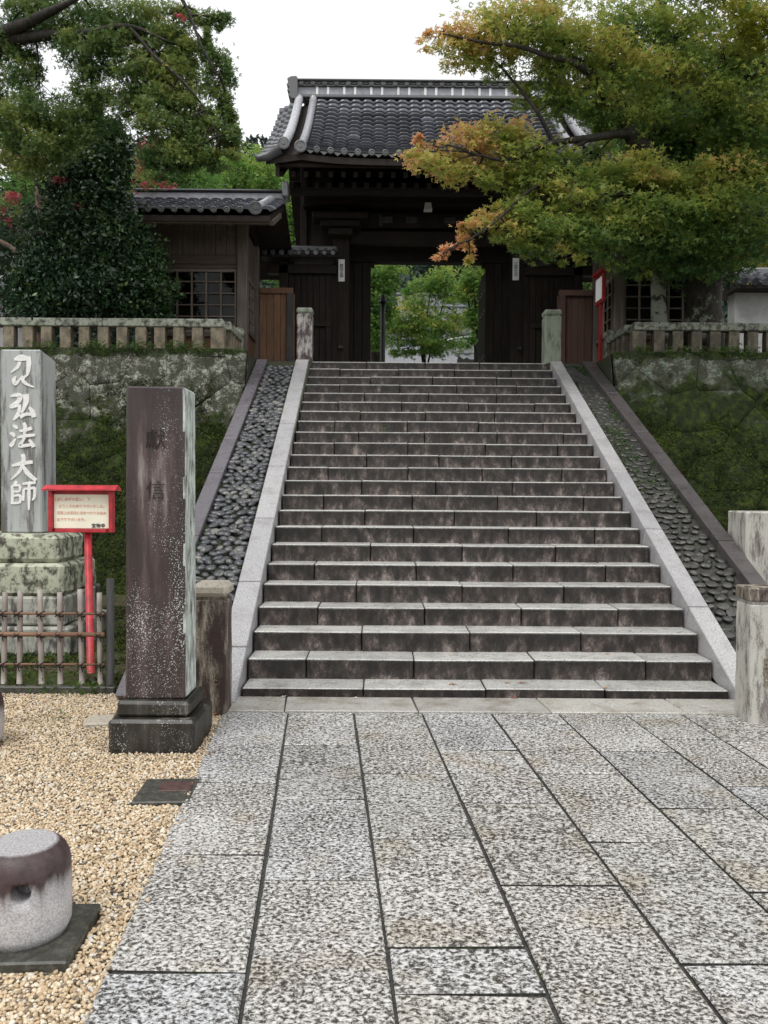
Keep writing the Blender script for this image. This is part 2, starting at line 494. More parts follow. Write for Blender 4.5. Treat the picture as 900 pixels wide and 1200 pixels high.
    plain('black_metal', (0.02, 0.021, 0.022), 0.4, 0.2, 9)
    plain('stud_metal', (0.30, 0.29, 0.27), 0.4, 0.2, 9, 0.5, 0, 0.004, 0.6)
    plain('room_dark', (0.02, 0.018, 0.016), 0.8, 0.3, 4)
    n = NT('window_glass')
    b = n.new('ShaderNodeBsdfGlass')
    b.inputs['Roughness'].default_value = 0.02
    b.inputs['Color'].default_value = (0.9, 0.92, 0.9, 1)
    b.inputs['IOR'].default_value = 1.3
    n.t.links.new(b.outputs[0], n.out.inputs['Surface'])
    M['window_glass'] = n.m

    # --- bark
    def bark(name, c0, c1, lich=None, t=0.55):
        n = NT(name)
        p = n.pos()
        f = n.noise(n.map(p, (1, 1, 0.4)), 22, 5, 0.7)
        c = n.ramp(f, [(0.35, c0), (0.65, c1)])
        if lich:
            c = n.mix(n.ramp(n.noise(p, 5, 5, 0.7), [(t - 0.03, 0.0), (t + 0.04, 0.9)]), c, lich)
        M[name] = n.finish(c, 0.75, n.bump(f, 0.8, 0.015), 0.3)
    bark('dark_bark', (0.012, 0.010, 0.008), (0.05, 0.042, 0.034))
    bark('lichen_bark', (0.02, 0.018, 0.014), (0.075, 0.068, 0.055), (0.27, 0.29, 0.24), 0.47)
    bark('patchy_bark', (0.014, 0.012, 0.010), (0.05, 0.044, 0.035), (0.22, 0.24, 0.19), 0.56)
    bark('smooth_pink_bark', (0.14, 0.09, 0.07), (0.30, 0.20, 0.16))

    # --- leaves
    def leaf(name, stops, rough=0.4, trans=0.35, spec=0.4):
        n = NT(name)
        c = n.ramp(n.attr('hue'), stops)
        M[name] = n.finish(c, rough, None, spec, trans=trans)
    leaf('maple_leaf', [(0.0, (0.075, 0.155, 0.045)), (0.30, (0.21, 0.30, 0.07)), (0.60, (0.42, 0.45, 0.10)), (0.86, (0.66, 0.48, 0.17)), (1.0, (0.74, 0.39, 0.21))], 0.42, 0.5)
    leaf('olive_leaf', [(0.0, (0.06, 0.13, 0.04)), (0.4, (0.15, 0.22, 0.06)), (0.7, (0.24, 0.29, 0.07)), (1.0, (0.38, 0.31, 0.09))], 0.45, 0.48)
    leaf('camellia_leaf', [(0.0, (0.014, 0.042, 0.018)), (0.6, (0.034, 0.078, 0.028)), (1.0, (0.09, 0.15, 0.04))], 0.32, 0.12, 0.5)
    leaf('bright_leaf', [(0.0, (0.07, 0.18, 0.04)), (0.5, (0.19, 0.34, 0.07)), (0.8, (0.38, 0.46, 0.10)), (1.0, (0.58, 0.46, 0.12))], 0.45, 0.5)
    leaf('yellow_leaf', [(0.0, (0.14, 0.18, 0.02)), (0.6, (0.26, 0.27, 0.03)), (1.0, (0.40, 0.30, 0.04))], 0.45, 0.45)
    leaf('far_leaf', [(0.0, (0.03, 0.065, 0.035)), (0.6, (0.06, 0.105, 0.05)), (1.0, (0.10, 0.15, 0.06))], 0.6, 0.2)
    leaf('cedar_leaf', [(0.0, (0.013, 0.030, 0.022)), (1.0, (0.035, 0.062, 0.042))], 0.6, 0.15)
    leaf('flower_red', [(0.0, (0.42, 0.05, 0.09)), (1.0, (0.62, 0.14, 0.18))], 0.5, 0.3)
    leaf('weed_leaf', [(0.0, (0.03, 0.07, 0.015)), (1.0, (0.10, 0.17, 0.03))], 0.5, 0.3)
    leaf('fallen_leaf', [(0.0, (0.30, 0.09, 0.03)), (0.6, (0.42, 0.22, 0.06)), (1.0, (0.75, 0.70, 0.62))], 0.5, 0.1)


make_materials()


# ------------------------------------------------------------------ object helpers
def link(o, parent=None):
    COL.objects.link(o)
    if parent is not None:
        o.parent = parent
    return o


def thing(name, label, cat, loc=(0, 0, 0), rotz=0.0, group=None):
    o = bpy.data.objects.new(name, None)
    o.empty_display_size = 0.2
    o.location = loc
    o.rotation_euler = (0, 0, rotz)
    COL.objects.link(o)
    o['label'] = label
    o['category'] = cat
    if group:
        o['group'] = group
    return o


def tag(o, label, cat, group=None):
    o['label'] = label
    o['category'] = cat
    if group:
        o['group'] = group
    return o


def mesh_from_bm(name, bm, mats, smooth=False):
    me = bpy.data.meshes.new(name)
    if smooth:
        for f in bm.faces:
            f.smooth = True
    bm.to_mesh(me)
    bm.free()
    for m in (mats if isinstance(mats, (list, tuple)) else [mats]):
        me.materials.append(M[m])
    return me


def obj(name, me, parent=None, loc=None, rot=None):
    o = bpy.data.objects.new(name, me)
    link(o, parent)
    if loc is not None:
        # geometry is given in world space; parents with offsets are compensated
        o.location = loc
    if rot is not None:
        o.rotation_euler = rot
    return o


def wbuild(name, bm, mats, parent=None, smooth=False):
    """a mesh whose vertices are in world space, put under its parent without moving"""
    if parent is not None and parent.type == 'EMPTY' or parent is not None:
        mw = world_of(parent).inverted()
        bmesh.ops.transform(bm, matrix=mw, verts=bm.verts)
    return obj(name, mesh_from_bm(name, bm, mats, smooth), parent)


def world_of(o):
    m = Matrix.LocRotScale(o.location, o.rotation_euler, o.scale)
    return (world_of(o.parent) @ m) if o.parent else m


def bx(bm, x0, x1, y0, y1, z0, z1, bev=0.0, mi=0, mat=None):
    r = bmesh.ops.create_cube(bm, size=1.0)
    vs = r['verts']
    for v in vs:
        v.co = Vector((x0 + (v.co.x + .5) * (x1 - x0), y0 + (v.co.y + .5) * (y1 - y0), z0 + (v.co.z + .5) * (z1 - z0)))
    fs = list({f for v in vs for f in v.link_faces})
    if bev > 0:
        es = list({e for v in vs for e in v.link_edges})
        rb = bmesh.ops.bevel(bm, geom=es, offset=bev, segments=1, affect='EDGES', profile=0.5)
        fs = list({f for v in rb['verts'] for f in v.link_faces} | {f for f in fs if f.is_valid})
        vs = list({v for f in fs for v in f.verts})
    for f in fs:
        f.material_index = mi
    if mat is not None:
        bmesh.ops.transform(bm, matrix=mat, verts=vs)
    return vs, fs


def worn(bm, amp=0.004, cuts=7, freq=9.0):
    """cut a block across its height and knock its edges about so it is not ruler straight"""
    zs = [v.co.z for v in bm.verts]
    z0, z1 = min(zs), max(zs)
    for k in range(1, cuts):
        bmesh.ops.bisect_plane(bm, geom=bm.verts[:] + bm.edges[:] + bm.faces[:], plane_co=(0, 0, z0 + (z1 - z0) * k / cuts), plane_no=(0, 0, 1))
    for v in bm.verts:
        v.co += mnoise.noise_vector(v.co * freq) * amp


def box(name, x0, x1, y0, y1, z0, z1, mats, parent=None, bev=0.0):
    bm = bmesh.new()
    bx(bm, x0, x1, y0, y1, z0, z1, bev)
    return wbuild(name, bm, mats, parent)


def tube(bm, pts, rads, n=8, cap=True, mi=0):
    pts = [Vector(p) for p in pts]
    rings = []
    ref = Vector((0, 0, 1))
    for i, p in enumerate(pts):
        if i == 0:
            d = pts[1] - p
        elif i == len(pts) - 1:
            d = p - pts[i - 1]
        else:
            d = pts[i + 1] - pts[i - 1]
        d.normalize()
        a = d.cross(ref)
        if a.length < 0.1:
            a = d.cross(Vector((0, 1, 0)))
        a.normalize()
        b = d.cross(a).normalized()
        r = rads[i] if isinstance(rads, (list, tuple)) else rads
        rings.append([bm.verts.new(p + (a * math.cos(t) + b * math.sin(t)) * r) for t in [2 * PI * k / n for k in range(n)]])
    for i in range(len(rings) - 1):
        for k in range(n):
            f = bm.faces.new((rings[i][k], rings[i][(k + 1) % n], rings[i + 1][(k + 1) % n], rings[i + 1][k]))
            f.smooth = True
            f.material_index = mi
    if cap:
        for rg in (rings[0], rings[-1]):
            try:
                f = bm.faces.new(rg)
                f.material_index = mi
            except Exception:
                pass


def lathe(bm, prof, c=(0, 0, 0), n=20, smooth=True):
    rings = []
    for r, z in prof:
        rings.append([bm.verts.new((c[0] + r * math.cos(2 * PI * k / n), c[1] + r * math.sin(2 * PI * k / n), c[2] + z)) for k in range(n)])
    for i in range(len(rings) - 1):
        for k in range(n):
            f = bm.faces.new((rings[i][k], rings[i][(k + 1) % n], rings[i + 1][(k + 1) % n], rings[i + 1][k]))
            f.smooth = smooth
    bm.faces.new(rings[0][::-1])
    bm.faces.new(rings[-1])


def np_mesh(name, V, F, mats, attr=None, smooth=False):
    """V (n,3), F (m,k) all faces with the same number of corners"""
    me = bpy.data.meshes.new(name)
    n, (m, k) = len(V), F.shape
    me.vertices.add(n)
    me.vertices.foreach_set('co', np.asarray(V, np.float32).ravel())
    me.loops.add(m * k)
    me.loops.foreach_set('vertex_index', F.astype(np.int32).ravel())
    me.polygons.add(m)
    me.polygons.foreach_set('loop_start', np.arange(m, dtype=np.int32) * k)
    me.polygons.foreach_set('loop_total', np.full(m, k, np.int32))
    if smooth:
        me.polygons.foreach_set('use_smooth', np.ones(m, bool))
    if attr is not None:
        a = me.attributes.new('hue', 'FLOAT', 'FACE')
        a.data.foreach_set('value', np.asarray(attr, np.float32))
    me.update(calc_edges=True)
    for mt in (mats if isinstance(mats, (list, tuple)) else [mats]):
        me.materials.append(M[mt])
    return me


# leaf outlines: kites of four corners in the leaf's own plane (x across, y along)
def kite(ang, L, w):
    c, s = math.cos(ang), math.sin(ang)
    pts = [(0, 0), (w, L * 0.45), (0, L), (-w, L * 0.45)]
    return [(c * x + s * y, -s * x + c * y) for x, y in pts]


SHAPES = {
    'maple': [kite(0, 1.0, 0.17), kite(0.95, 0.82, 0.15), kite(-0.95, 0.82, 0.15)],
    'oval': [kite(0, 1.0, 0.24)],
    'pair': [kite(0.5, 1.0, 0.26), kite(-0.7, 0.9, 0.26)],
    'tuft': [kite(0, 1.0, 0.16), kite(0.9, 0.8, 0.16), kite(-0.9, 0.8, 0.16)],
}


def leaves(name, P, size, hue, mat, parent, shape='maple', flat=0.55, droop=0.25):
    """P (n,3) world positions of leaves"""
    n = len(P)
    sh = np.array(SHAPES[shape])                      # (q,4,2)
    q = sh.shape[0]
    nrm = rng.normal(size=(n, 3)) * (1 - flat)
    nrm[:, 2] += flat * 1.6
    nrm /= np.linalg.norm(nrm, axis=1, keepdims=True) + 1e-9
    t = rng.normal(size=(n, 3))
    t[:, 2] -= droop
    t -= (t * nrm).sum(1, keepdims=True) * nrm
    t /= np.linalg.norm(t, axis=1, keepdims=True) + 1e-9
    b = np.cross(nrm, t)
    s = (size * rng.uniform(0.7, 1.25, n))[:, None, None]
    loc = sh.reshape(1, -1, 2) * s                    # (n,q*4,2)
    V = P[:, None, :] + loc[:, :, 0:1] * b[:, None, :] + loc[:, :, 1:2] * t[:, None, :]
    # slight fold
    V += nrm[:, None, :] * (np.abs(loc[:, :, 0:1]) * 0.35 * rng.uniform(-1, 1, (n, 1, 1)))
    F = np.arange(n * q * 4).reshape(-1, 4)
    me = np_mesh(name, V.reshape(-1, 3), F, mat, np.repeat(hue, q))
    if parent is not None:
        me.transform(world_of(parent).inverted())
    return obj(name, me, parent)


def clump_points(c, r, n, k, spread=0.34, zf=0.5):
    """n points in k uneven clumps filling an ellipsoid of centre c, radii r"""
    sub = rng.normal(size=(k, 3))
    sub /= np.linalg.norm(sub, axis=1, keepdims=True)
    sub *= (rng.uniform(0.1, 1.0, (k, 1)) ** 0.45)
    w = rng.uniform(0.4, 1.6, k)
    w /= w.sum()
    idx = rng.choice(k, n, p=w)
    g = rng.normal(size=(n, 3)) * spread * 0.55
    g[:, 2] *= zf
    return np.array(c) + (sub[idx] + g) * np.array(r), sub * np.array(r) + np.array(c)


EXEC_LATER = []


# ================================================================== THE GROUND
def stairY(i):
    return 5.92 + 0.30 * (i - 1)


def stairZ(i):
    return 0.06 + 0.153 * (i - 1)


def xl(Y):
    return -0.985 - 0.012 * (Y - 5.92)


def xr(Y):
    return 2.525


def planeZ(Y):
    return 0.06 + 0.51 * (Y - 5.92)


TOPZ = stairZ(23)          # 3.426
GX = 0.90                  # the gate's centre line


def build_ground():
    V = np.array([(-400, -60, -0.06), (400, -60, -0.06), (400, 700, -0.06), (-400, 700, -0.06)], float)
    o = obj('ground', np_mesh('ground', V, np.array([[0, 1, 2, 3]]), 'mossy_soil'))
    o['kind'] = 'structure'
    # gravel bed, one grid with soft unevenness
    xs = np.linspace(-6.0, -0.45, 70)
    ys = np.linspace(0.6, 6.02, 70)
    X, Y = np.meshgrid(xs, ys)
    edge = -1.04 + 0.069 * (5.465 - Y)
    X = np.minimum(X, edge + 0.03)
    Z = -0.028 + 0.006 * np.sin(X * 5 + Y * 3) + 0.004 * np.sin(Y * 9 - X * 4)
    V = np.stack([X, Y, Z], -1).reshape(-1, 3)
    n = 70
    i, j = np.meshgrid(np.arange(n - 1), np.arange(n - 1), indexing='ij')
    a = (i * n + j).ravel()
    F = np.stack([a, a + 1, a + n + 1, a + n], -1)
    g = obj('gravel_bed', np_mesh('gravel_bed', V, F, 'gravel_bed'))
    g['kind'] = 'structure'
    # mortar bed under the paving, so the joints read as recessed dark lines
    bm = bmesh.new()
    bx(bm, -2, 6, -1, 5.92, -0.05, -0.012)
    vs = bm.verts[:]
    for v in vs:
        if v.co.x < 0:
            v.co.x = -1.03 + 0.069 * (5.465 - v.co.y)
    o = wbuild('joint_bed', bm, 'dark_mortar')
    o['kind'] = 'structure'
    # mossy bed behind the fence, uneven
    n = 60
    xs = np.linspace(-8.5, -1.35, n)
    ys = np.linspace(6.03, 10.6, n)
    X, Y = np.meshgrid(xs, ys)
    Z = 0.012 + 0.03 * np.sin(X * 2.3 + 1) * np.sin(Y * 3.1) + rng.normal(size=X.shape) * 0.008 + np.clip((Y - 7.5) * 0.05, 0, 1)
    V = np.stack([X, Y, Z], -1).reshape(-1, 3)
    i, j = np.meshgrid(np.arange(n - 1), np.arange(n - 1), indexing='ij')
    a = (i * n + j).ravel()
    F = np.stack([a, a + 1, a + n + 1, a + n], -1)
    g = obj('moss_bed', np_mesh('moss_bed', V, F, 'mossy_soil', smooth=True))
    g['kind'] = 'structure'


def slab_mesh(name, quad, z1, z0, mats, bev=0.006, jit=0.003):
    """quad: four (x,y) corners anticlockwise"""
    bm = bmesh.new()
    top = [bm.verts.new((x + random.uniform(-jit, jit), y + random.uniform(-jit, jit), z1 + random.uniform(-0.0015, 0.0015))) for x, y in quad]
    bot = [bm.verts.new((v.co.x, v.co.y, z0)) for v in top]
    bm.faces.new(top)
    bm.faces.new(bot[::-1])
    for i in range(4):
        bm.faces.new((top[i], bot[i], bot[(i + 1) % 4], top[(i + 1) % 4]))
    es = [e for e in bm.edges if all(v.co.z > z1 - 0.01 for v in e.verts)]
    bmesh.ops.bevel(bm, geom=es, offset=bev, segments=1, affect='EDGES')
    bmesh.ops.recalc_face_normals(bm, faces=bm.faces)
    return bm


def build_paving():
    root = bpy.data.objects.new('paving', None)
    COL.objects.link(root)
    root['kind'] = 'structure'
    k = 0.069
    cols = [-1.04, -0.60, -0.163, 0.293, 0.755, 1.205, 1.655, 2.03, 2.48, 2.93, 3.38, 3.83]
    ypx = {0: [920, 1006, 1147], 1: [875, 939, 1036, 1225], 2: [854, 908.6, 986, 1116, 1173], 3: [880, 943, 1041, 1260],
           4: [856, 908, 989, 1135], 5: [881, 948.6, 1048, 1240], 6: [866, 922, 1010, 1160]}
    ytop = 5.50
    for c in range(len(cols) - 1):
        if c in ypx:
            ys = [ytop] + [1431.7 / (y - 576) for y in ypx[c]]
        else:
            ys = [ytop]
            ys.append(ytop - random.uniform(0.3, 0.8))
        while ys[-1] > -0.4:
            ys.append(ys[-1] - random.uniform(0.62, 0.95))
        gap = 0.0068
        for a, b in zip(ys[:-1], ys[1:]):
            ya, yb = a - gap * 1.3, b + gap * 1.3

            def X(cx, y):
                return cx + k * (5.465 - y)
            ta, tb = random.uniform(-.006, .006), random.uniform(-.006, .006)
            if a == ytop:
                ta = 0
            quad = [(X(cols[c], yb) + gap, yb - tb), (X(cols[c + 1], yb) - gap, yb + tb), (X(cols[c + 1], ya) - gap, ya + ta), (X(cols[c], ya) + gap, ya - ta)]
            bm = slab_mesh('paving_slab', quad, 0.0, -0.045, 'chiselled_granite', 0.005, 0.0025)
            for f in bm.faces:
                f.normal_update()
                f.material_index = 1 if f.normal.z < 0.4 else 0
            wbuild('paving_slab', bm, ['chiselled_granite', 'dark_mortar'], root)
    # smooth border course at the stair foot
    bxs = [-1.25, -0.63, 0.27, 1.16, 2.08, 2.62]
    for a, b in zip(bxs[:-1], bxs[1:]):
        sk = 0.03
        bm = slab_mesh('border_stone', [(a + 0.005, 5.51), (b - 0.005, 5.51), (b - 0.005 - sk, 5.885), (a + 0.005 - sk, 5.885)], 0.006, -0.045, 'border_granite')
        wbuild('border_stone', bm, 'border_granite', root)
    return root


def build_stairs():
    root = thing('stone_stairs', 'long flight of worn granite block steps rising from the paving to the temple gate', 'stairs', (0.77, 5.92, 0))
    off = {1: 0.0}
    for i in range(1, 24):
        Y, Z = stairY(i), stairZ(i)
        zb = (stairZ(i - 1) - 0.02) if i > 1 else -0.05
        x0, x1 = xl(Y), xr(Y)
        first = 0.43 if i % 2 == 0 else 0.86
        first += random.uniform(-0.09, 0.09)
        if i == 1:
            first = 0.875
        js = [x0]
        p = x0 + first
        while p < x1 - 0.25:
            js.append(p)
            p += random.uniform(0.80, 0.93)
        js.append(x1)
        for a, b in zip(js[:-1], js[1:]):
            bm = bmesh.new()
            dz = random.uniform(-0.004, 0.004)
            dy = random.uniform(-0.007, 0.007)
            bx(bm, a + 0.004, b - 0.004, Y + dy, Y + (0.36 if i < 23 else 1.5), zb, Z + dz, 0.007)
            # wear the nosing so the line is not ruler straight
            for v in bm.verts:
                if v.co.y < Y + 0.05:
                    nv = mnoise.noise(Vector((v.co.x * 6, i * 3.1, v.co.z * 8)))
                    v.co.z += nv * 0.006
            bmesh.ops.recalc_face_normals(bm, faces=bm.faces)
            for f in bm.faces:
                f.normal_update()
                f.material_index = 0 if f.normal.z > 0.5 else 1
            wbuild('step_stone', bm, ['tread_granite', 'stained_riser'], root)
    # core under the steps
    bm = bmesh.new()
    prof = [(6.15, -0.05), (12.6, planeZ(12.6) - 0.25), (12.6, -0.05)]
    vs = []
    for x in (xl(6) - 0.02, xr(6) + 0.02):
        vs.append([bm.verts.new((x, y, z)) for y, z in prof])
    bm.faces.new(vs[0]); bm.faces.new(vs[1][::-1])
    for k in range(3):
        bm.faces.new((vs[0][k], vs[1][k], vs[1][(k + 1) % 3], vs[0][(k + 1) % 3]))
    wbuild('stair_core', bm, 'dark_mortar', root)


def ramp_quad(bm, xa0, xa1, xb0, xb1, Ya, Yb, lift, depth, bev=0.006):
    """block lying on the slope from Ya to Yb; x range at each end"""
    za, zb = planeZ(Ya) + lift, planeZ(Yb) + lift
    n = Vector((0, -0.51, 1)).normalized() * depth
    t = [bm.verts.new(p) for p in ((xa0, Ya, za), (xa1, Ya, za), (xb1, Yb, zb), (xb0, Yb, zb))]
    b = [bm.verts.new(v.co - n) for v in t]
    fs = [bm.faces.new(t), bm.faces.new(b[::-1])]
    for i in range(4):
        fs.append(bm.faces.new((t[i], b[i], b[(i + 1) % 4], t[(i + 1) % 4])))
    es = list({e for f in fs for e in f.edges})
    bmesh.ops.bevel(bm, geom=es, offset=bev, segments=1, affect='EDGES')
    bmesh.ops.recalc_face_normals(bm, faces=bm.faces)


def cobble_mesh(name, mat, seg=8, flat=0.5):
    bm = bmesh.new()
    bmesh.ops.create_uvsphere(bm, u_segments=seg, v_segments=5, radius=1.0)
    for v in bm.verts:
        v.co.z *= 0.9 if v.co.z > 0 else 0.6
        v.co.x *= 1 + 0.12 * math.sin(v.co.y * 2 + 1)
    for f in bm.faces:
        f.smooth = True
    return mesh_from_bm(name, bm, mat)


def build_side(side):
    left = side < 0
    root = thing('cobbled_side_ramp',
                 'cobbled slope of dark river stones between two granite curbs left of the stairs' if left else
                 'mortared cobble slope patched with moss between two granite curbs right of the stairs', 'ramp', ((-1.4 if left else 2.9), 5.8, 0))

    def inner(Y):          # the edge next to the steps
        return xl(Y) - 0.012 if left else xr(Y) + 0.012

    def inner_out(Y):
        return inner(Y) - 0.19 if left else inner(Y) + 0.165

    def outer_in(Y):
        return -1.69 if left else 3.16 - 0.030 * (Y - 7.5)

    def outer_out(Y):
        return -1.845 if left else outer_in(Y) + 0.15 + 0.006 * (Y - 7.5)
    # rails in separate stones
    Ys = [5.69, 6.25, 7.05, 8.05, 9.1, 10.2, 11.3, 12.42] if left else [5.69, 6.75, 7.9, 9.0, 10.1, 11.25, 12.42]
    for a, b in zip(Ys[:-1], Ys[1:]):
        bm = bmesh.new()
        a2, b2 = a + 0.006, b - 0.006
        ramp_quad(bm, *(sorted((inner(a), inner_out(a)))), *(sorted((inner(b), inner_out(b)))), a2, b2, 0.068, 0.30)
        for v in bm.verts:
            v.co.z = max(v.co.z, -0.05)
        wbuild('curb_stone', bm, 'rail_granite', root)
    Ys = [5.75, 6.6, 7.75, 8.95, 9.75, 10.7, 11.6, 12.42] if left else [5.75, 6.9, 7.7, 8.75, 10.0, 11.2, 12.42]
    for a, b in zip(Ys[:-1], Ys[1:]):
        bm = bmesh.new()
        a2, b2 = a + 0.006, b - 0.006
        ramp_quad(bm, *(sorted((outer_in(a), outer_out(a)))), *(sorted((outer_in(b), outer_out(b)))), a2, b2, 0.066 if left else 0.075, 0.32)
        for v in bm.verts:
            v.co.z = max(v.co.z, -0.05)
        o = wbuild('curb_stone', bm, 'purple_rail_granite' if left else 'dark_rail_granite', root)
        o['label'] = 'darker purplish outer curb stone'
    # bed (solid body of the ramp)
    bm = bmesh.new()
    xa, xb = sorted((inner(9) + (0.0 if left else 0.0), outer_out(9) + (0.02 if left else -0.02)))
    xa, xb = (xa, xb)
    prof = [(5.80, -0.05), (12.42, planeZ(12.42) + 0.01), (12.42, -0.05)]
    if left:
        xs2 = [(-1.83, inner(9) - 0.01)] * 3
    else:
        xs2 = [(inner(9) + 0.01, outer_out(5.8) - 0.03), (inner(9) + 0.01, outer_out(12.4) - 0.03), (inner(9) + 0.01, outer_out(12.4) - 0.03)]
    A = [bm.verts.new((xs2[k][0], y, z)) for k, (y, z) in enumerate(prof)]
    B = [bm.verts.new((xs2[k][1], y, z)) for k, (y, z) in enumerate(prof)]
    bm.faces.new(A); bm.faces.new(B[::-1])
    for k in range(3):
        bm.faces.new((A[k], B[k], B[(k + 1) % 3], A[(k + 1) % 3]))
    bmesh.ops.recalc_face_normals(bm, faces=bm.faces)
    bmesh.ops.subdivide_edges(bm, edges=bm.edges[:], cuts=1)
    wbuild('ramp_bed', bm, 'mossy_mortar' if left else 'dark_mortar', root)
    # cobbles
    ang = math.atan(0.51)
    me = [cobble_mesh('cobble', 'river_cobble' if left else 'sunk_cobble') for _ in range(3)]
    if left:
        du, dv, w0, h0 = 0.098, 0.085, 0.054, 0.041
    else:
        du, dv, w0, h0 = 0.118, 0.104, 0.062, 0.050
    spots = []
    row = 0
    Y = 5.95
    while Y < 12.3:
        a, b = sorted((inner_out(Y), outer_in(Y)))
        n = int(round((b - a) / du))
        for c in range(n):
            u = a + (c + 0.5 + (0.24 if row % 2 else -0.24)) * (b - a) / n + random.uniform(-.022, .022)
            u = min(max(u, a + 0.05), b - 0.05)
            spots.append((u, Y + random.uniform(-.022, .022)))
        row += 1
        Y += dv * math.cos(ang)
    spots.sort(key=lambda s: s[1])
    pts_extra = []
    inv = world_of(root).inverted()
    for k, (u, Y) in enumerate(spots):
        sc = random.uniform(0.78, 1.16) if left else random.uniform(0.6, 1.15)
        sx, sy, sz = w0 * sc * random.uniform(.85, 1.12), h0 * sc * random.uniform(.85, 1.1), (0.028 if left else 0.022) * random.uniform(.8, 1.2)
        if k < 295:
            o = obj('cobble', me[k % 3], root)
            o.location = inv @ Vector((u, Y, planeZ(Y) + (0.018 if left else -0.009)))
            e = Euler((ang + random.uniform(-.15, .15), random.uniform(-.12, .12), 0))
            o.rotation_mode = 'XYZ'
            m = Matrix.Rotation(ang + random.uniform(-.12, .12), 4, 'X') @ Matrix.Rotation(random.uniform(-1.2, 1.2), 4, 'Z')
            o.rotation_euler = m.to_euler()
            o.scale = (sx, sy, sz)
        else:
            pts_extra.append((u, Y, sx, sy, sz))
    if pts_extra:
        bm = bmesh.new()
        for u, Y, sx, sy, sz in pts_extra:
            r = bmesh.ops.create_uvsphere(bm, u_segments=8, v_segments=5, radius=1.0)
            m = Matrix.Translation((u, Y, planeZ(Y) + (0.018 if left else -0.009))) @ Matrix.Rotation(ang, 4, 'X') @ Matrix.Rotation(random.uniform(-.5, .5), 4, 'Z') @ Matrix.Diagonal((sx, sy, sz, 1))
            bmesh.ops.transform(bm, matrix=m, verts=r['verts'])
        o = wbuild('far_cobbles', bm, 'river_cobble', root, True)
        o['kind'] = 'stuff'
    # moss tufts and weeds in the joints
    n = 2600 if left else 3600
    Ys_ = rng.uniform(6, 12.35, n)
    if not left:
        Ys_ = 8.2 + 4.15 * rng.uniform(0, 1, n) ** 0.6
    a0 = np.array([inner_out(y) for y in Ys_]); b0 = np.array([outer_in(y) for y in Ys_])
    t = rng.uniform(0, 1, n)
    if left:
        e = rng.uniform(0, 1, n) < 0.75
        t = np.where(e, np.where(rng.uniform(0, 1, n) < 0.6, rng.uniform(0, .12, n), rng.uniform(.9, 1, n)), t)
    msk = np.array([mnoise.noise(Vector((t[i] * 2, Ys_[i] * 1.8, 3.3 + side))) for i in range(n)]) > (0.0 if not left else -0.05)
    X = a0 + t * (b0 - a0)
    P = np.stack([X, Ys_, 0.06 + 0.51 * (Ys_ - 5.92) + 0.015], -1)[msk]
    o = leaves('moss_tufts', P, 0.022, rng.uniform(0, 1, len(P)) ** 1.5 * 0.7, 'weed_leaf', root, 'tuft', 0.4, -0.3)
    o['kind'] = 'stuff'


# ------------------------------------------------------------------ retaining walls
def wallY(v, top=TOPZ):
    return 11.60 - (top - v) / top * 1.15


def clip_poly(poly, a, b, c):
    """keep the side a*x+b*y<=c"""
    out = []
    for i in range(len(poly)):
        p, q = poly[i], poly[(i + 1) % len(poly)]
        dp, dq = a * p[0] + b * p[1] - c, a * q[0] + b * q[1] - c
        if dp <= 0:
            out.append(p)
        if (dp < 0 < dq) or (dq < 0 < dp):
            t = dp / (dp - dq)
            out.append((p[0] + t * (q[0] - p[0]), p[1] + t * (q[1] - p[1])))
    return out


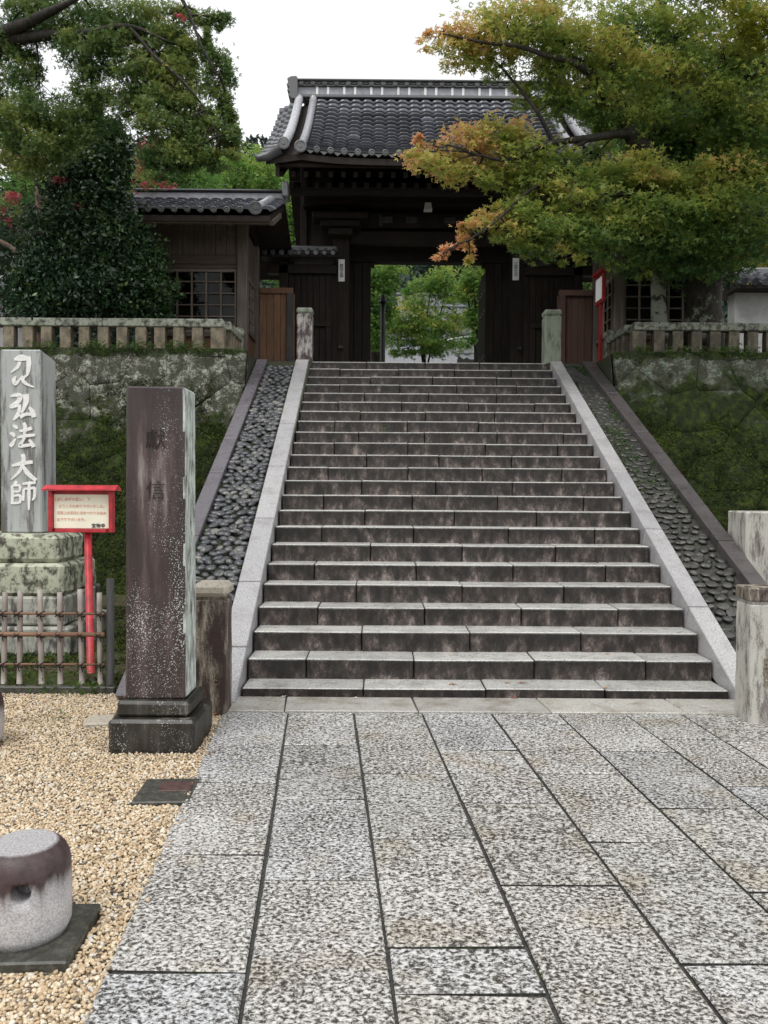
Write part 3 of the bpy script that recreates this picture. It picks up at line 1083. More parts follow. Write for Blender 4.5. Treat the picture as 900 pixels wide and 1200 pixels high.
def build_wall(x0, x1, label, mat, seed):
    rd = random.Random(seed)
    root = thing('retaining_wall', label, 'wall', ((x0 + x1) / 2, 11.0, 0))
    W, H = x1 - x0, TOPZ
    seeds = []
    rows = 7
    for r in range(rows):
        nx = int(W / 0.62)
        for c in range(nx + 1):
            seeds.append((x0 + (c + (0.5 if r % 2 else 0) + rd.uniform(-.42, .42)) * W / nx, (r + .5 + rd.uniform(-.40, .40)) * H / rows))
    for s in seeds:
        poly = [(x0, 0), (x1, 0), (x1, H), (x0, H)]
        for q in seeds:
            if q is s:
                continue
            dx, dy = q[0] - s[0], q[1] - s[1]
            if dx * dx + dy * dy > 2.6:
                continue
            L = math.hypot(dx, dy)
            poly = clip_poly(poly, dx / L, dy / L, (dx * (s[0] + q[0]) / 2 + dy * (s[1] + q[1]) / 2) / L - 0.0015)
            if len(poly) < 3:
                break
        if len(poly) < 3:
            continue
        # drop near-duplicate corners
        pl = [p for i, p in enumerate(poly) if math.dist(p, poly[i - 1]) > 0.03]
        if len(pl) < 3:
            continue
        cx = sum(p[0] for p in pl) / len(pl)
        cy = sum(p[1] for p in pl) / len(pl)
        bm = bmesh.new()
        pr = rd.uniform(-0.004, 0.010)
        rings = []
        for f, d in ((1.0, -0.10), (1.0, 0.058), (0.985, 0.066), (0.55, 0.068)):
            ring = []
            for p in pl:
                u, v = cx + (p[0] - cx) * f, cy + (p[1] - cy) * f
                dd = d + (pr if d > 0 else 0) + (mnoise.noise(Vector((u * 4, v * 4, seed))) * 0.05 if d > 0.03 else 0)
                ring.append(bm.verts.new((u, wallY(v) - dd, v)))
            rings.append(ring)
        k = len(pl)
        for a, b in zip(rings[:-1], rings[1:]):
            for i in range(k):
                f = bm.faces.new((a[i], a[(i + 1) % k], b[(i + 1) % k], b[i]))
        cen = bm.verts.new((cx, wallY(cy) - 0.08 - pr, cy))
        for i in range(k):
            bm.faces.new((rings[-1][i], rings[-1][(i + 1) % k], cen))
        bmesh.ops.recalc_face_normals(bm, faces=bm.faces)
        for f in bm.faces:
            f.smooth = True
        wbuild('wall_stone', bm, mat, root)
    # backing
    bm = bmesh.new()
    vs = [bm.verts.new(p) for p in ((x0, wallY(0) + 0.03, 0), (x1, wallY(0) + 0.03, 0), (x1, wallY(H) + 0.03, H - 0.01), (x0, wallY(H) + 0.03, H - 0.01))]
    bm.faces.new(vs)
    bm.faces.new([bm.verts.new(p) for p in ((x0, wallY(H) + 0.03, H - 0.012), (x1, wallY(H) + 0.03, H - 0.012), (x1, 12.6, H - 0.012), (x0, 12.6, H - 0.012))])
    xe = x1 if x1 < 0.8 else x0
    bm.faces.new([bm.verts.new(p) for p in ((xe, wallY(0) + 0.03, 0), (xe, 12.6, 0), (xe, 12.6, H - 0.01), (xe, wallY(H) + 0.03, H - 0.01))])
    wbuild('wall_core', bm, mat, root)
    # moss and small ferns clinging to the face, thicker low down
    n = 120000 if x1 < 0.8 else 90000
    X = rng.uniform(x0, x1, n)
    V = rng.uniform(0, H - 0.02, n) ** 1.0
    keep = []
    for i in range(n):
        m = mnoise.noise(Vector((X[i] * 1.3, V[i] * 1.6, seed + 9))) + 0.5 * mnoise.noise(Vector((X[i] * 5, V[i] * 5, seed)))
        keep.append(m * 1.1 + (2.55 - V[i]) * 0.75 > 0.0)
    keep = np.array(keep)
    X, V = X[keep], V[keep]
    Yw = 11.60 - (TOPZ - V) / TOPZ * 1.15 - 0.085
    P = np.stack([X, Yw + rng.uniform(-.02, .05, len(X)), V], -1)
    me_h = rng.uniform(0, 1, len(P))
    o = leaves('moss', P, 0.026, me_h, 'moss', root, 'tuft', 0.1, 0.5)
    o['kind'] = 'stuff'
    # moss lip along the top edge
    n = 5500
    X = rng.uniform(x0, x1, n)
    lip = np.array([mnoise.noise(Vector((x * 2.2, 1.3, seed))) for x in X])
    ok = lip > -0.25
    X = X[ok]
    P = np.stack([X, 11.52 + rng.uniform(-.06, .14, len(X)), TOPZ + rng.uniform(-.07, .015, len(X))], -1)
    o = leaves('moss', P, 0.026, rng.uniform(0.2, 1, len(P)), 'weed_leaf', root, 'tuft', 0.2, -0.2)
    o['kind'] = 'stuff'
    return root


def build_terrace():
    bm = bmesh.new()
    # landing sheet with the stair notch left open by starting behind the last step
    V = [(-60, 11.66), (-1.86, 11.66), (-1.86, 12.43), (-1.03, 12.43), (-1.03, 12.72), (2.51, 12.72), (2.51, 12.43), (3.22, 12.43), (3.22, 11.66), (60, 11.66), (60, 75), (-60, 75)]
    top = [bm.verts.new((x, y, TOPZ - 0.008)) for x, y in V]
    bm.faces.new(top)
    bmesh.ops.triangulate(bm, faces=bm.faces[:])
    o = wbuild('terrace', bm, 'terrace_gravel')
    o['kind'] = 'structure'
    bm = bmesh.new()
    for i in range(9):
        a, b = V[i], V[i + 1]
        bm.faces.new([bm.verts.new(p) for p in ((a[0], a[1], -0.05), (b[0], b[1], -0.05), (b[0], b[1], TOPZ - 0.012), (a[0], a[1], TOPZ - 0.012))])
    o = wbuild('terrace_bank', bm, 'mossy_mortar')
    o['kind'] = 'structure'


def build_balustrade(side):
    left = side < 0
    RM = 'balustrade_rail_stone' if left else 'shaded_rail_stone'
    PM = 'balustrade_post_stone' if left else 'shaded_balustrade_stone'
    lab = ('low stone balustrade with tan posts on the mossy wall left of the stairs' if left else
           'low stone balustrade with grey lichened rail on the dark mossy wall right of the stairs')
    xc = -2.19 if left else 3.52
    root = thing('stone_balustrade', lab, 'balustrade', (xc, 11.6, TOPZ))
    xe = -9.0 if left else 10.5
    zt = 3.86
    d = -1 if left else 1
    yf = 11.56
    # rail stones
    p = xc
    first = True
    while (p - xe) * d < 0:
        q = p + d * random.uniform(1.35, 1.7)
        a, b = sorted((p, q))
        bm = bmesh.new()
        bx(bm, a + 0.003, b - 0.003, yf, yf + 0.18, zt - 0.115, zt + random.uniform(-.004, .004), 0.012)
        wbuild('rail_stone', bm, RM, root)
        p = q
    bm = bmesh.new()
    bx(bm, xc - 0.075, xc + 0.075, yf + 0.185, 12.72, zt - 0.117, zt - 0.003, 0.012)
    wbuild('rail_stone', bm, RM, root)
    # posts
    p = xc - d * 0.01
    k = 0
    me = None
    while (p - xe) * d < 0:
        w = 0.075 if k else 0.095
        bm = bmesh.new()
        x = p + d * w
        bx(bm, x - w, x + w, yf + 0.02, yf + 0.16, TOPZ - 0.01, zt - 0.118, 0.006)
        wbuild('post', bm, PM, root)
        p += d * (0.262 if k else 0.30)
        k += 1
    for k in range(4):
        y = yf + 0.36 + k * 0.25
        bm = bmesh.new()
        bx(bm, xc - 0.055, xc + 0.055, y - 0.05, y + 0.07, TOPZ - 0.01, zt - 0.119, 0.006)
        wbuild('post', bm, PM, root)
    # end post with a rounded scroll head
    bm = bmesh.new()
    bx(bm, xc - 0.07, xc + 0.07, 12.73, 12.87, TOPZ - 0.01, zt - 0.02, 0.01)
    wbuild('end_post', bm, RM, root)
    bm = bmesh.new()
    bmesh.ops.create_uvsphere(bm, u_segments=14, v_segments=9, radius=0.095)
    bmesh.ops.transform(bm, matrix=Matrix.Translation((xc, 12.80, zt + 0.045)) @ Matrix.Diagonal((1, 1, 0.85, 1)), verts=bm.verts)
    wbuild('rounded_head', bm, RM, root, True)
    # sill stones
    p = xc + d * -0.12
    while (p - xe) * d < 0:
        q = p + d * random.uniform(0.9, 1.3)
        a, b = sorted((p, q))
        bm = bmesh.new()
        bx(bm, a + 0.003, b - 0.003, 11.50, 11.82, TOPZ - 0.10, TOPZ + 0.012, 0.01)
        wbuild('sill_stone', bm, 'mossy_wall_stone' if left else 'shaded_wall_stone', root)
        p = q
    return root


build_ground()
build_paving()
build_stairs()
build_side(-1)
build_side(1)
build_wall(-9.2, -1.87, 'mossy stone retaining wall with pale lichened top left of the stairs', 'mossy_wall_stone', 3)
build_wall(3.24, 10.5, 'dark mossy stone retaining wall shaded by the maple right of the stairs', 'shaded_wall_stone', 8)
build_terrace()
build_balustrade(-1)
build_balustrade(1)


# ================================================================== TILED ROOFS
def wave(t):
    """pan-and-hump profile of a pantile, t in 0..1"""
    return 0.5 - 0.5 * math.cos(2 * PI * (t ** 1.0) + 0.9 * math.sin(2 * PI * t))


def tile_mesh(pitch, length, h=0.045, lip=0.028, mat='roof_tile', seg=8):
    V, F = [], []
    for j in range(2):
        y = j * length
        for i in range(seg + 1):
            t = i / seg
            V.append(((t - 0.5) * pitch, -y, wave(t) * h + (0.034 if j else 0.0)))
    for i in range(seg + 1):
        t = i / seg
        V.append(((t - 0.5) * pitch, -length, wave(t) * h + 0.034 - lip))
    n = seg + 1
    for i in range(seg):
        F.append((i, n + i, n + i + 1, i + 1))
        F.append((n + i, 2 * n + i, 2 * n + i + 1, n + i + 1))
    me = np_mesh('roof_tile', np.array(V), np.array(F), mat)
    return me


def frame(o, xd, yd):
    z = xd.cross(yd).normalized()
    y = z.cross(xd).normalized()
    x = xd.normalized()
    m = Matrix((x, y, z)).transposed().to_4x4()
    m.translation = o
    return m


def lay_tiles(surf, u0, u1, pitch, rows, me, parent, budget=300, skip=None, stuff_name='far_tiles'):
    """tiles over surf(u, s); those past the budget are joined. returns how many were placed singly"""
    inv = world_of(parent).inverted()
    cols = int(round((u1 - u0) / pitch))
    placed = 0
    rest = []
    for r in reversed(range(rows)):
        for c in range(cols):
            u = u0 + (c + 0.5) * (u1 - u0) / cols
            s = r / rows
            e = 1e-3
            p = surf(u, s)
            xd = (surf(u + 0.05, s) - surf(u - 0.05, s)).normalized()
            q = surf(u, (r + 1) / rows)
            yd = (p - q).normalized()
            m = frame(p, xd, yd)
            m = m @ Matrix.Rotation(random.uniform(-.012, .012), 4, 'Z') @ Matrix.Rotation(random.uniform(-.02, .02), 4, 'Y')
            sc = (q - p).length
            m = m @ Matrix.Diagonal((1, sc * 1.06, 1, 1))
            if placed < budget and not (skip and skip(u, s)):
                o = obj('roof_tile', me, parent)
                o.matrix_local = inv @ m
                placed += 1
            else:
                rest.append(m)
    if rest:
        V = np.array([v.co[:] for v in me.vertices])
        F = np.array([p.vertices[:] for p in me.polygons])
        Vs, Fs = [], []
        for k, m in enumerate(rest):
            mm = np.array(inv @ m)
            Vs.append(V @ mm[:3, :3].T + mm[:3, 3])
            Fs.append(F + k * len(V))
        o = obj(stuff_name, np_mesh(stuff_name, np.concatenate(Vs), np.concatenate(Fs), me.materials[0].name), parent)
        o['kind'] = 'stuff'
    return placed


def disc(parent, name, c, r, d, mat, axis='Y', rim=True):
    """round tile end: a short drum with a raised rim and boss"""
    bm = bmesh.new()
    prof = [(r, d), (r, 0.0), (r * 0.8, -0.004), (r * 0.74, 0.008), (r * 0.34, 0.008), (r * 0.28, 0.0)]
    n = 12
    rings = []
    for rr, y in prof:
        rings.append([bm.verts.new((rr * math.cos(2 * PI * k / n), y, rr * math.sin(2 * PI * k / n))) for k in range(n)])
    for i in range(len(rings) - 1):
        for k in range(n):
            bm.faces.new((rings[i][k], rings[i][(k + 1) % n], rings[i + 1][(k + 1) % n], rings[i + 1][k]))
    bm.faces.new(rings[-1])
    bmesh.ops.recalc_face_normals(bm, faces=bm.faces)
    bmesh.ops.transform(bm, matrix=Matrix.Translation(c), verts=bm.verts)
    return wbuild(name, bm, mat, parent)


# ================================================================== THE GATE
def build_gate():
    root = thing('temple_gate', 'large dark timber temple gate with curved grey tiled roof at the top of the stairs', 'gate', (GX, 15.5, TOPZ))

    def part(name, x0, x1, y0, y1, z0, z1, mat='dark_wood', bev=0.006, parent=root):
        return box(name, x0, x1, y0, y1, z0, z1, mat, parent, bev)

    def surf(u, s):
        z = 8.90 - 2.05 * (1.27 * s - 0.27 * s * s)
        z += 0.13 * (abs(u) / 2.5) ** 4 * s
        return Vector((GX + u, 15.9 - 2.5 * s, z))

    def bsurf(u, s):
        p = surf(-u, s)
        return Vector((GX + u, 15.9 + (15.9 - p.y), p.z))
    # roof deck: closed body below the tiles
    bm = bmesh.new()
    N, K = 12, 10
    for sg in (0, 1):
        g = []
        for i in range(N + 1):
            row = []
            for j in range(K + 1):
                u = -2.76 + 5.52 * j / K
                p = (surf if sg == 0 else bsurf)(u if sg == 0 else u, i / N)
                dz = -0.05 - 0.62 * max(0, abs(u) - 2.44)
                row.append(bm.verts.new(p + Vector((0, 0, dz))))
            g.append(row)
        low = [[bm.verts.new(v.co - Vector((0, 0, 0.10))) for v in row] for row in g]
        for i in range(N):
            for j in range(K):
                bm.faces.new((g[i][j], g[i + 1][j], g[i + 1][j + 1], g[i][j + 1]))
                bm.faces.new((low[i][j], low[i][j + 1], low[i + 1][j + 1], low[i + 1][j]))
        for j in range(K):
            bm.faces.new((g[N][j], low[N][j], low[N][j + 1], g[N][j + 1]))
        for i in range(N):
            bm.faces.new((g[i][0], low[i][0], low[i + 1][0], g[i + 1][0]))
            bm.faces.new((g[i][K], g[i + 1][K], low[i + 1][K], low[i][K]))
    bmesh.ops.recalc_face_normals(bm, faces=bm.faces)
    roof = wbuild('roof', bm, 'dark_wood', root)
    tm = tile_mesh(0.222, 1.0, 0.036)
    used = lay_tiles(surf, -2.16, 2.22, 0.219, 16, tm, roof, 262, stuff_name='hidden_tiles')
    lay_tiles(bsurf, -2.4, 2.4, 0.24, 14, tm, roof, 0, stuff_name='rear_tiles')

    # the flared gable edges, tiles laid outwards
    def flap(sg):
        def f(u, s):
            # u runs down the slope, s outwards
            t = 0.04 + 0.96 * u
            p = surf(sg * 2.42, t)
            e = s * (0.27 + 0.10 * t)
            return Vector((GX + sg * (2.50 + e), p.y, p.z - 0.60 * e - 0.01))
        return f
    fm = tile_mesh(1 / 9.4, 1.0)
    for sg in (-1, 1):
        f = flap(sg)
        inv = world_of(roof).inverted()
        rest = []
        for r in range(11):
            for c in range(3):
                u, s = (r + .5) / 11, c / 3
                p, q = f(u, s), f(u, s + 1 / 3)
                xd = (f(u + .02, s) - f(u - .02, s)).normalized() * (1 if sg < 0 else -1)
                m = frame(p, xd, (p - q).normalized())
                L = (f(u + .045, s) - f(u - .045, s)).length
                m = m @ Matrix.Diagonal((L * 9.6, (q - p).length * 1.1, 1, 1))
                rest.append(m)
        if sg < 0:
            for m in rest:
                o = obj('gable_tile', fm, roof)
                o.matrix_local = inv @ m
        else:
            V = np.array([v.co[:] for v in fm.vertices]); F = np.array([p.vertices[:] for p in fm.polygons])
            Vs, Fs = [], []
            for k, m in enumerate(rest):
                mm = np.array(inv @ m)
                Vs.append(V @ mm[:3, :3].T + mm[:3, 3]); Fs.append(F + k * len(V))
            obj('gable_tiles', np_mesh('gable_tiles', np.concatenate(Vs), np.concatenate(Fs), 'roof_tile'), roof)
        # descending ridges
        for uu, r in ((2.20, 0.070), (2.47, 0.078)):
            bm = bmesh.new()
            pts = [surf(sg * uu, t) + Vector((0, 0, 0.07)) for t in [0.03 + 0.99 * k / 12 for k in range(13)]]
            tube(bm, pts, r, 10)
            wbuild('descending_ridge', bm, 'pale_ridge_tile', roof)
            disc(roof, 'ridge_end_disc', pts[-1] + Vector((0, -0.03, 0)), 0.10, 0.04, 'ridge_tile')
        # corner tile turning up
        bm = bmesh.new()
        p = flap(sg)(1.0, 1.0)
        tube(bm, [p + Vector((-sg * 0.34, -0.02, 0.20)), p + Vector((-sg * 0.15, -0.03, 0.09)), p + Vector((sg * 0.0, -0.03, 0.05)), p + Vector((sg * 0.07, -0.04, 0.12))],
             [0.085, 0.08, 0.06, 0.02], 8)
        wbuild('corner_tile', bm, 'ridge_tile', roof)
        # tile noses sticking out of the gable edge
        bm = bmesh.new()
        for k in range(11):
            p = flap(sg)((k + .1) / 11, 1.0)
            tube(bm, [p + Vector((-sg * 0.1, 0, 0.05)), p + Vector((sg * 0.06, 0, 0.035))], 0.035, 6)
        wbuild('gable_tile_noses', bm, 'ridge_tile', roof)['kind'] = 'stuff'
    # eave tile ends
    for k in range(21):
        u = -2.16 + 4.38 * k / 20
        p = surf(u, 1.0)
        disc(roof, 'eave_disc', p + Vector((0, -0.045, 0.035)), 0.052, 0.05, 'ridge_tile')
    # drip lip under the tile ends
    bm = bmesh.new()
    for k in range(20):
        u0, u1 = -2.16 + 4.38 * k / 20, -2.16 + 4.38 * (k + 1) / 20
        p, q = surf(u0, 1.0), surf(u1, 1.0)
        m = (p + q) / 2
        a = [p + Vector((0.04, -0.02, 0.02)), m + Vector((0, -0.02, -0.035)), q + Vector((-0.04, -0.02, 0.02))]
        vs = [bm.verts.new(v) for v in a] + [bm.verts.new(v + Vector((0, 0.04, 0))) for v in a]
        bm.faces.new((vs[0], vs[1], vs[2]))
        bm.faces.new((vs[0], vs[3], vs[4], vs[1])); bm.faces.new((vs[1], vs[4], vs[5], vs[2]))
    wbuild('drip_tiles', bm, 'ridge_tile', roof)['kind'] = 'stuff'
    # main ridge
    hl = 2.55
    ridge = box('ridge', GX - hl, GX + hl, 15.76, 16.04, 8.8850, 8.9438, 'ridge_tile', roof, 0.01)
    # (children of roof; the ridge is built in courses)
    box('ridge_panel', GX - hl + 0.05, GX + hl - 0.05, 15.82, 15.98, 8.9455, 9.0992, 'ridge_grey', roof)
    box('ridge_course', GX - hl, GX + hl, 15.775, 16.025, 9.1009, 9.1219, 'ridge_tile', roof, 0.006)
    x = GX - hl + 0.42
    k = 0
    while x < GX + hl - 0.1:
        box('white_bar', x - 0.022, x + 0.022, 15.80, 15.818, 8.9488, 9.0967, 'white_plaster', roof)
        x += 0.205 if k % 2 == 0 else 0.305
        k += 1
    n = 23
    for k in range(n):
        xx = GX - hl + 0.12 + (2 * hl - 0.24) * k / (n - 1)
        disc(roof, 'ridge_disc', Vector((xx, 15.765, 9.1538)), 0.045, 0.05, 'ridge_tile')
    bm = bmesh.new()
    for k in range(n - 1):
        xa = GX - hl + 0.12 + (2 * hl - 0.24) * (k + .5) / (n - 1)
        tube(bm, [(xa - 0.075, 15.785, 9.1748), (xa, 15.785, 9.1412), (xa + 0.075, 15.785, 9.1748)], 0.012, 5)
    wbuild('ridge_swags', bm, 'ridge_tile', roof)['kind'] = 'stuff'
    box('ridge_cap', GX - hl - 0.04, GX + hl + 0.04, 15.74, 16.06, 9.1916, 9.2252, 'ridge_tile', roof, 0.012)
    box('ridge_core', GX - hl, GX + hl, 15.80, 16.0, 9.1227, 9.1908, 'ridge_tile', roof)
    for sg in (-1, 1):
        # demon-face end tile: stepped, horned silhouette
        bm = bmesh.new()
        out = [(0.0, 8.8178), (0.10, 8.8178), (0.17, 8.8766), (0.13, 8.9270), (0.19, 8.9690), (0.14, 9.0194), (0.20, 9.0698), (0.16, 9.1286), (0.19, 9.1790), (0.12, 9.2168), (0.03, 9.2252), (0.0, 9.2042)]
        fr = [bm.verts.new((GX + sg * (hl - 0.06 + a), 15.66, z)) for a, z in out]
        bk = [bm.verts.new((v.co.x, 16.14, v.co.z)) for v in fr]
        bm.faces.new(fr); bm.faces.new(bk[::-1])
        for i in range(len(fr)):
            bm.faces.new((fr[i], bk[i], bk[(i + 1) % len(fr)], fr[(i + 1) % len(fr)]))
        bmesh.ops.recalc_face_normals(bm, faces=bm.faces)
        wbuild('ridge_end_tile', bm, 'ridge_tile', roof)
    # eaves: fascia, two tiers of rafters
    box('fascia', GX - 2.62, GX + 2.62, 13.47, 13.53, 6.70, 6.79, 'dark_wood_beam', roof, 0.004)
    for k in range(26):
        u = -2.55 + 5.10 * k / 25
        bm = bmesh.new()
        vs, fs = bx(bm, -0.035, 0.035, -0.9, 0.9, -0.045, 0.045)
        ang = math.atan2(1.10, 1.8)
        bmesh.ops.transform(bm, matrix=Matrix.Translation((GX + u, 14.42, 7.08)) @ Matrix.Rotation(ang * 0.93, 4, 'X'), verts=bm.verts)
        wbuild('rafter', bm, 'dark_wood', roof)
    for k in range(24):
        u = -2.42 + 4.84 * k / 23
        bm = bmesh.new()
        bx(bm, -0.04, 0.04, -0.65, 0.65, -0.05, 0.05)
        bmesh.ops.transform(bm, matrix=Matrix.Translation((GX + u, 14.68, 6.85)) @ Matrix.Rotation(0.36, 4, 'X'), verts=bm.verts)
        wbuild('rafter', bm, 'dark_wood', roof)
    box('eave_beam', GX - 2.5, GX + 2.5, 14.12, 14.24, 6.50, 6.62, 'dark_wood_beam', root, 0.006)
    box('eave_beam', GX - 2.3, GX + 2.3, 14.95, 15.12, 6.62, 6.84, 'dark_wood_beam', root, 0.006)
    # frame
    for sg in (-1, 1):
        xc = GX + sg * 1.635
        col = box('column', xc - 0.15, xc + 0.15, 15.25, 15.55, TOPZ, 6.68, 'dark_wood', root, 0.012)
        box('column_base_paint', xc - 0.153, xc + 0.153, 15.247, 15.553, TOPZ - 0.01, TOPZ + 0.30, 'maroon_paint', col, 0.012)
        box('column', xc - 0.14, xc + 0.14, 18.1, 18.38, TOPZ, 6.68, 'dark_wood', root, 0.012)
        # iron peg
        box('wooden_peg', xc - 0.04, xc + 0.04, 15.18, 15.25, TOPZ + 0.66, TOPZ + 0.71, 'black_wood', col, 0.004)
        # jamb planks beside the doorway
        for k in range(3):
            a = GX + sg * (1.10 + k * 0.165)
            b = GX + sg * (1.10 + (k + 1) * 0.165 - 0.008)
            box('jamb_plank', min(a, b), max(a, b), 15.95 + k * 0.02, 16.10, TOPZ, 5.858, 'dark_wood', root, 0.005)
        box('jamb_backing', *(sorted((GX + sg * 1.11, GX + sg * 1.62))), 16.105, 16.125, TOPZ, 5.855, 'dark_wood', root)
        # door leaf swung inwards with rows of studs
        door = box('door_leaf', *(sorted((GX + sg * 1.13, GX + sg * 1.20))), 16.2, 17.35, TOPZ + 0.03, 5.80, 'dark_wood', root, 0.005)
        bm = bmesh.new()
        for zz in (TOPZ + 0.35, TOPZ + 0.62, TOPZ + 0.72, TOPZ + 1.6, TOPZ + 2.0):
            for yy in (16.3, 16.6, 16.9, 17.2):
                r = bmesh.ops.create_uvsphere(bm, u_segments=6, v_segments=4, radius=0.022)
                bmesh.ops.transform(bm, matrix=Matrix.Translation((GX + sg * 1.125, yy, zz)), verts=r['verts'])
        wbuild('door_studs', bm, 'stud_metal', door, True)
        # brackets (stepped bearing blocks) over the columns
        for j, (w, z0, z1) in enumerate(((0.22, 6.10, 6.22), (0.36, 6.225, 6.33), (0.50, 6.335, 6.44))):
            box('bracket_block', xc - w, xc + w, 15.02 - 0.1 * j, 15.24, z0, z1, 'dark_wood_beam', root, 0.012)
        # slanting barge support and side infill
        box('side_panel', *(sorted((GX + sg * 1.80, GX + sg * 2.34))), 15.52, 15.60, 5.75, 7.75, 'dark_wood', root, 0.004)
        box('end_post', *(sorted((GX + sg * 2.28, GX + sg * 2.40))), 15.44, 15.60, 5.9, 7.70, 'dark_wood', root, 0.006)
        bm = bmesh.new()
        pts = [surf(sg * 2.58, t) - Vector((0, 0, 0.36)) for t in (0.0, 0.25, 0.5, 0.75, 0.98)]
        prev = None
        for p in pts:
            q = [bm.verts.new(p + Vector((dx, 0, dz))) for dx, dz in ((-0.03, -0.14), (0.03, -0.14), (0.03, 0.12), (-0.03, 0.12))]
            if prev:
                for i in range(4):
                    bm.faces.new((prev[i], prev[(i + 1) % 4], q[(i + 1) % 4], q[i]))
            else:
                bm.faces.new(q)
            prev = q
        bm.faces.new(prev)
        bmesh.ops.recalc_face_normals(bm, faces=bm.faces)
        wbuild('barge_board', bm, 'dark_wood', roof)
    box('gable_floor', GX - 2.34, GX + 2.34, 15.62, 18.0, 7.3, 7.36, 'dark_wood', root)
    # doorway head and beams
    box('lintel', GX - 1.62, GX + 1.62, 15.90, 16.14, 5.86, 6.34, 'dark_wood_beam', root, 0.01)
    box('head_panel', GX - 2.28, GX + 2.28, 15.62, 15.70, 6.345, 7.9, 'dark_wood', root)
    box('tie_beam', GX - 2.35, GX + 2.35, 15.30, 15.50, 6.69, 6.98, 'dark_wood_beam', root, 0.01)
    box('tie_beam', GX - 1.48, GX + 1.48, 15.32, 15.48, 6.02, 6.26, 'dark_wood_beam', root, 0.01)
    box('cross_beam', GX - 1.48, GX + 1.48, 15.34, 15.46, 6.33, 6.60, 'dark_wood_beam', root, 0.008)
    for k, xx in enumerate((-0.80, -0.35, 0.35, 0.80, )):
        box('carved_block', GX + xx - 0.11, GX + xx + 0.11, 15.28, 15.335, 6.40, 6.52, 'black_wood', root, 0.015)
    box('carved_block', GX - 0.95, GX - 0.88, 15.30, 15.335, 6.34, 6.56, 'black_wood', root, 0.01)
    for k in range(7):
        xx = GX - 1.2 + 0.4 * k
        box('bearing_block', xx - 0.07, xx + 0.07, 15.14, 15.30, 6.72, 6.84, 'dark_wood', root, 0.012)
    for sg in (-1, 1):
        box('stub_tenon', *(sorted((GX + sg * 1.10, GX + sg * 1.03))), 15.96, 16.10, 5.79, 5.855, 'dark_wood', root, 0.004)
    # front doorway beams running back
    for sg in (-1, 1):
        box('side_beam', *(sorted((GX + sg * 1.56, GX + sg * 1.70))), 15.56, 18.1, 5.6, 5.85, 'dark_wood', root, 0.01)
    box('threshold', GX - 1.48, GX + 1.48, 15.95, 16.10, TOPZ - 0.02, TOPZ + 0.02, 'dark_wood_beam', root)

    # wicket doors on both sides
    for sg in (-1, 1):
        w = thing('side_wicket', 'dark plank wicket door under a narrow tiled roof %s of the great gate' % ('left' if sg < 0 else 'right'), 'wicket gate', (GX + sg * 2.25, 15.2, TOPZ))
        def wb(name, a, b, y0, y1, z0, z1, mat='dark_wood', bev=0.005, parent=w):
            a, b = sorted((GX + sg * a, GX + sg * b))
            return box(name, a, b, y0, y1, z0, z1, mat, parent, bev)
        wb('post', 2.58, 2.74, 15.02, 15.18, TOPZ, 5.62)
        wb('frame_post', 1.80, 1.90, 15.06, 15.16, TOPZ, 4.45)
        wb('frame_post', 2.46, 2.56, 15.06, 15.16, TOPZ, 4.45)
        wb('frame_head', 1.80, 2.575, 15.05, 15.17, 4.453, 4.55, 'dark_wood_beam')
        for k in range(5):
            a = 1.90 + 0.112 * k
            wb('door_plank', a + .003, a + .109, 15.10 + 0.004 * (k % 2), 15.14, TOPZ + 0.02, 4.45, 'weathered_board' if False else 'dark_wood')
        for k in range(7):
            a = 1.80 + 0.111 * k
            wb('wall_plank', a + .002, a + .109, 15.10 + 0.003 * (k % 2), 15.14, 4.553, 5.40)
        wb('backing_board', 1.70, 2.62, 15.145, 15.165, TOPZ, 5.40, bev=0.0)
        wb('filler_plank', 1.77, 1.80, 15.12, 15.142, TOPZ, 5.40)
        wb('filler_plank', 2.56, 2.585, 15.12, 15.142, TOPZ, 5.40)
        wb('top_beam', 1.72, 2.95, 15.02, 15.20, 5.40, 5.56, 'dark_wood_beam')
        rf = wb('roof', 1.70, 3.05, 14.80, 15.42, 5.63, 5.68)
        for k in range(9):
            xx = GX + sg * (1.76 + 0.152 * k)
            disc(rf, 'eave_disc', Vector((xx, 14.77, 5.70)), 0.045, 0.05, 'roof_tile')
            bm = bmesh.new()
            tube(bm, [(xx, 14.80, 5.71), (xx, 15.10, 5.84)], 0.045, 8)
            wbuild('roof_tile', bm, 'roof_tile', rf)
        wb('ridge_cap', 1.70, 3.05, 15.04, 15.18, 5.80, 5.90, 'ridge_tile', 0.02, rf)
    return root


def text_mesh(s, size, mat, extrude=0.002, offset=0.0, vertical=True, shear=0.0, align='CENTER', spacing=1.0):
    cu = bpy.data.curves.new('lettering', 'FONT')
    cu.body = "\n".join(s) if vertical else s
    cu.size = size
    cu.extrude = extrude
    cu.offset = offset
    cu.align_x = align
    cu.align_y = 'CENTER'
    cu.space_line = spacing
    cu.resolution_u = 2
    cu.shear = shear
    o = bpy.data.objects.new('lettering', cu)
    COL.objects.link(o)
    bpy.context.view_layer.update()
    me = bpy.data.meshes.new_from_object(o.evaluated_get(bpy.context.evaluated_depsgraph_get()))
    bpy.data.objects.remove(o)
    me.materials.clear()
    me.materials.append(M[mat])
    me.transform(Matrix.Rotation(PI / 2, 4, 'X'))      # stand upright, facing -Y
    return me


def letters(name, s, size, mat, center, parent, **kw):
    me = text_mesh(s, size, mat, **kw)
    xs = [v.co.x for v in me.vertices]
    zs = [v.co.z for v in me.vertices]
    if xs:
        me.transform(Matrix.Translation((-(min(xs) + max(xs)) / 2, 0, -(min(zs) + max(zs)) / 2)))
    me.name = name
    me.transform(world_of(parent).inverted() @ Matrix.Translation(center))
    return obj(name, me, parent)


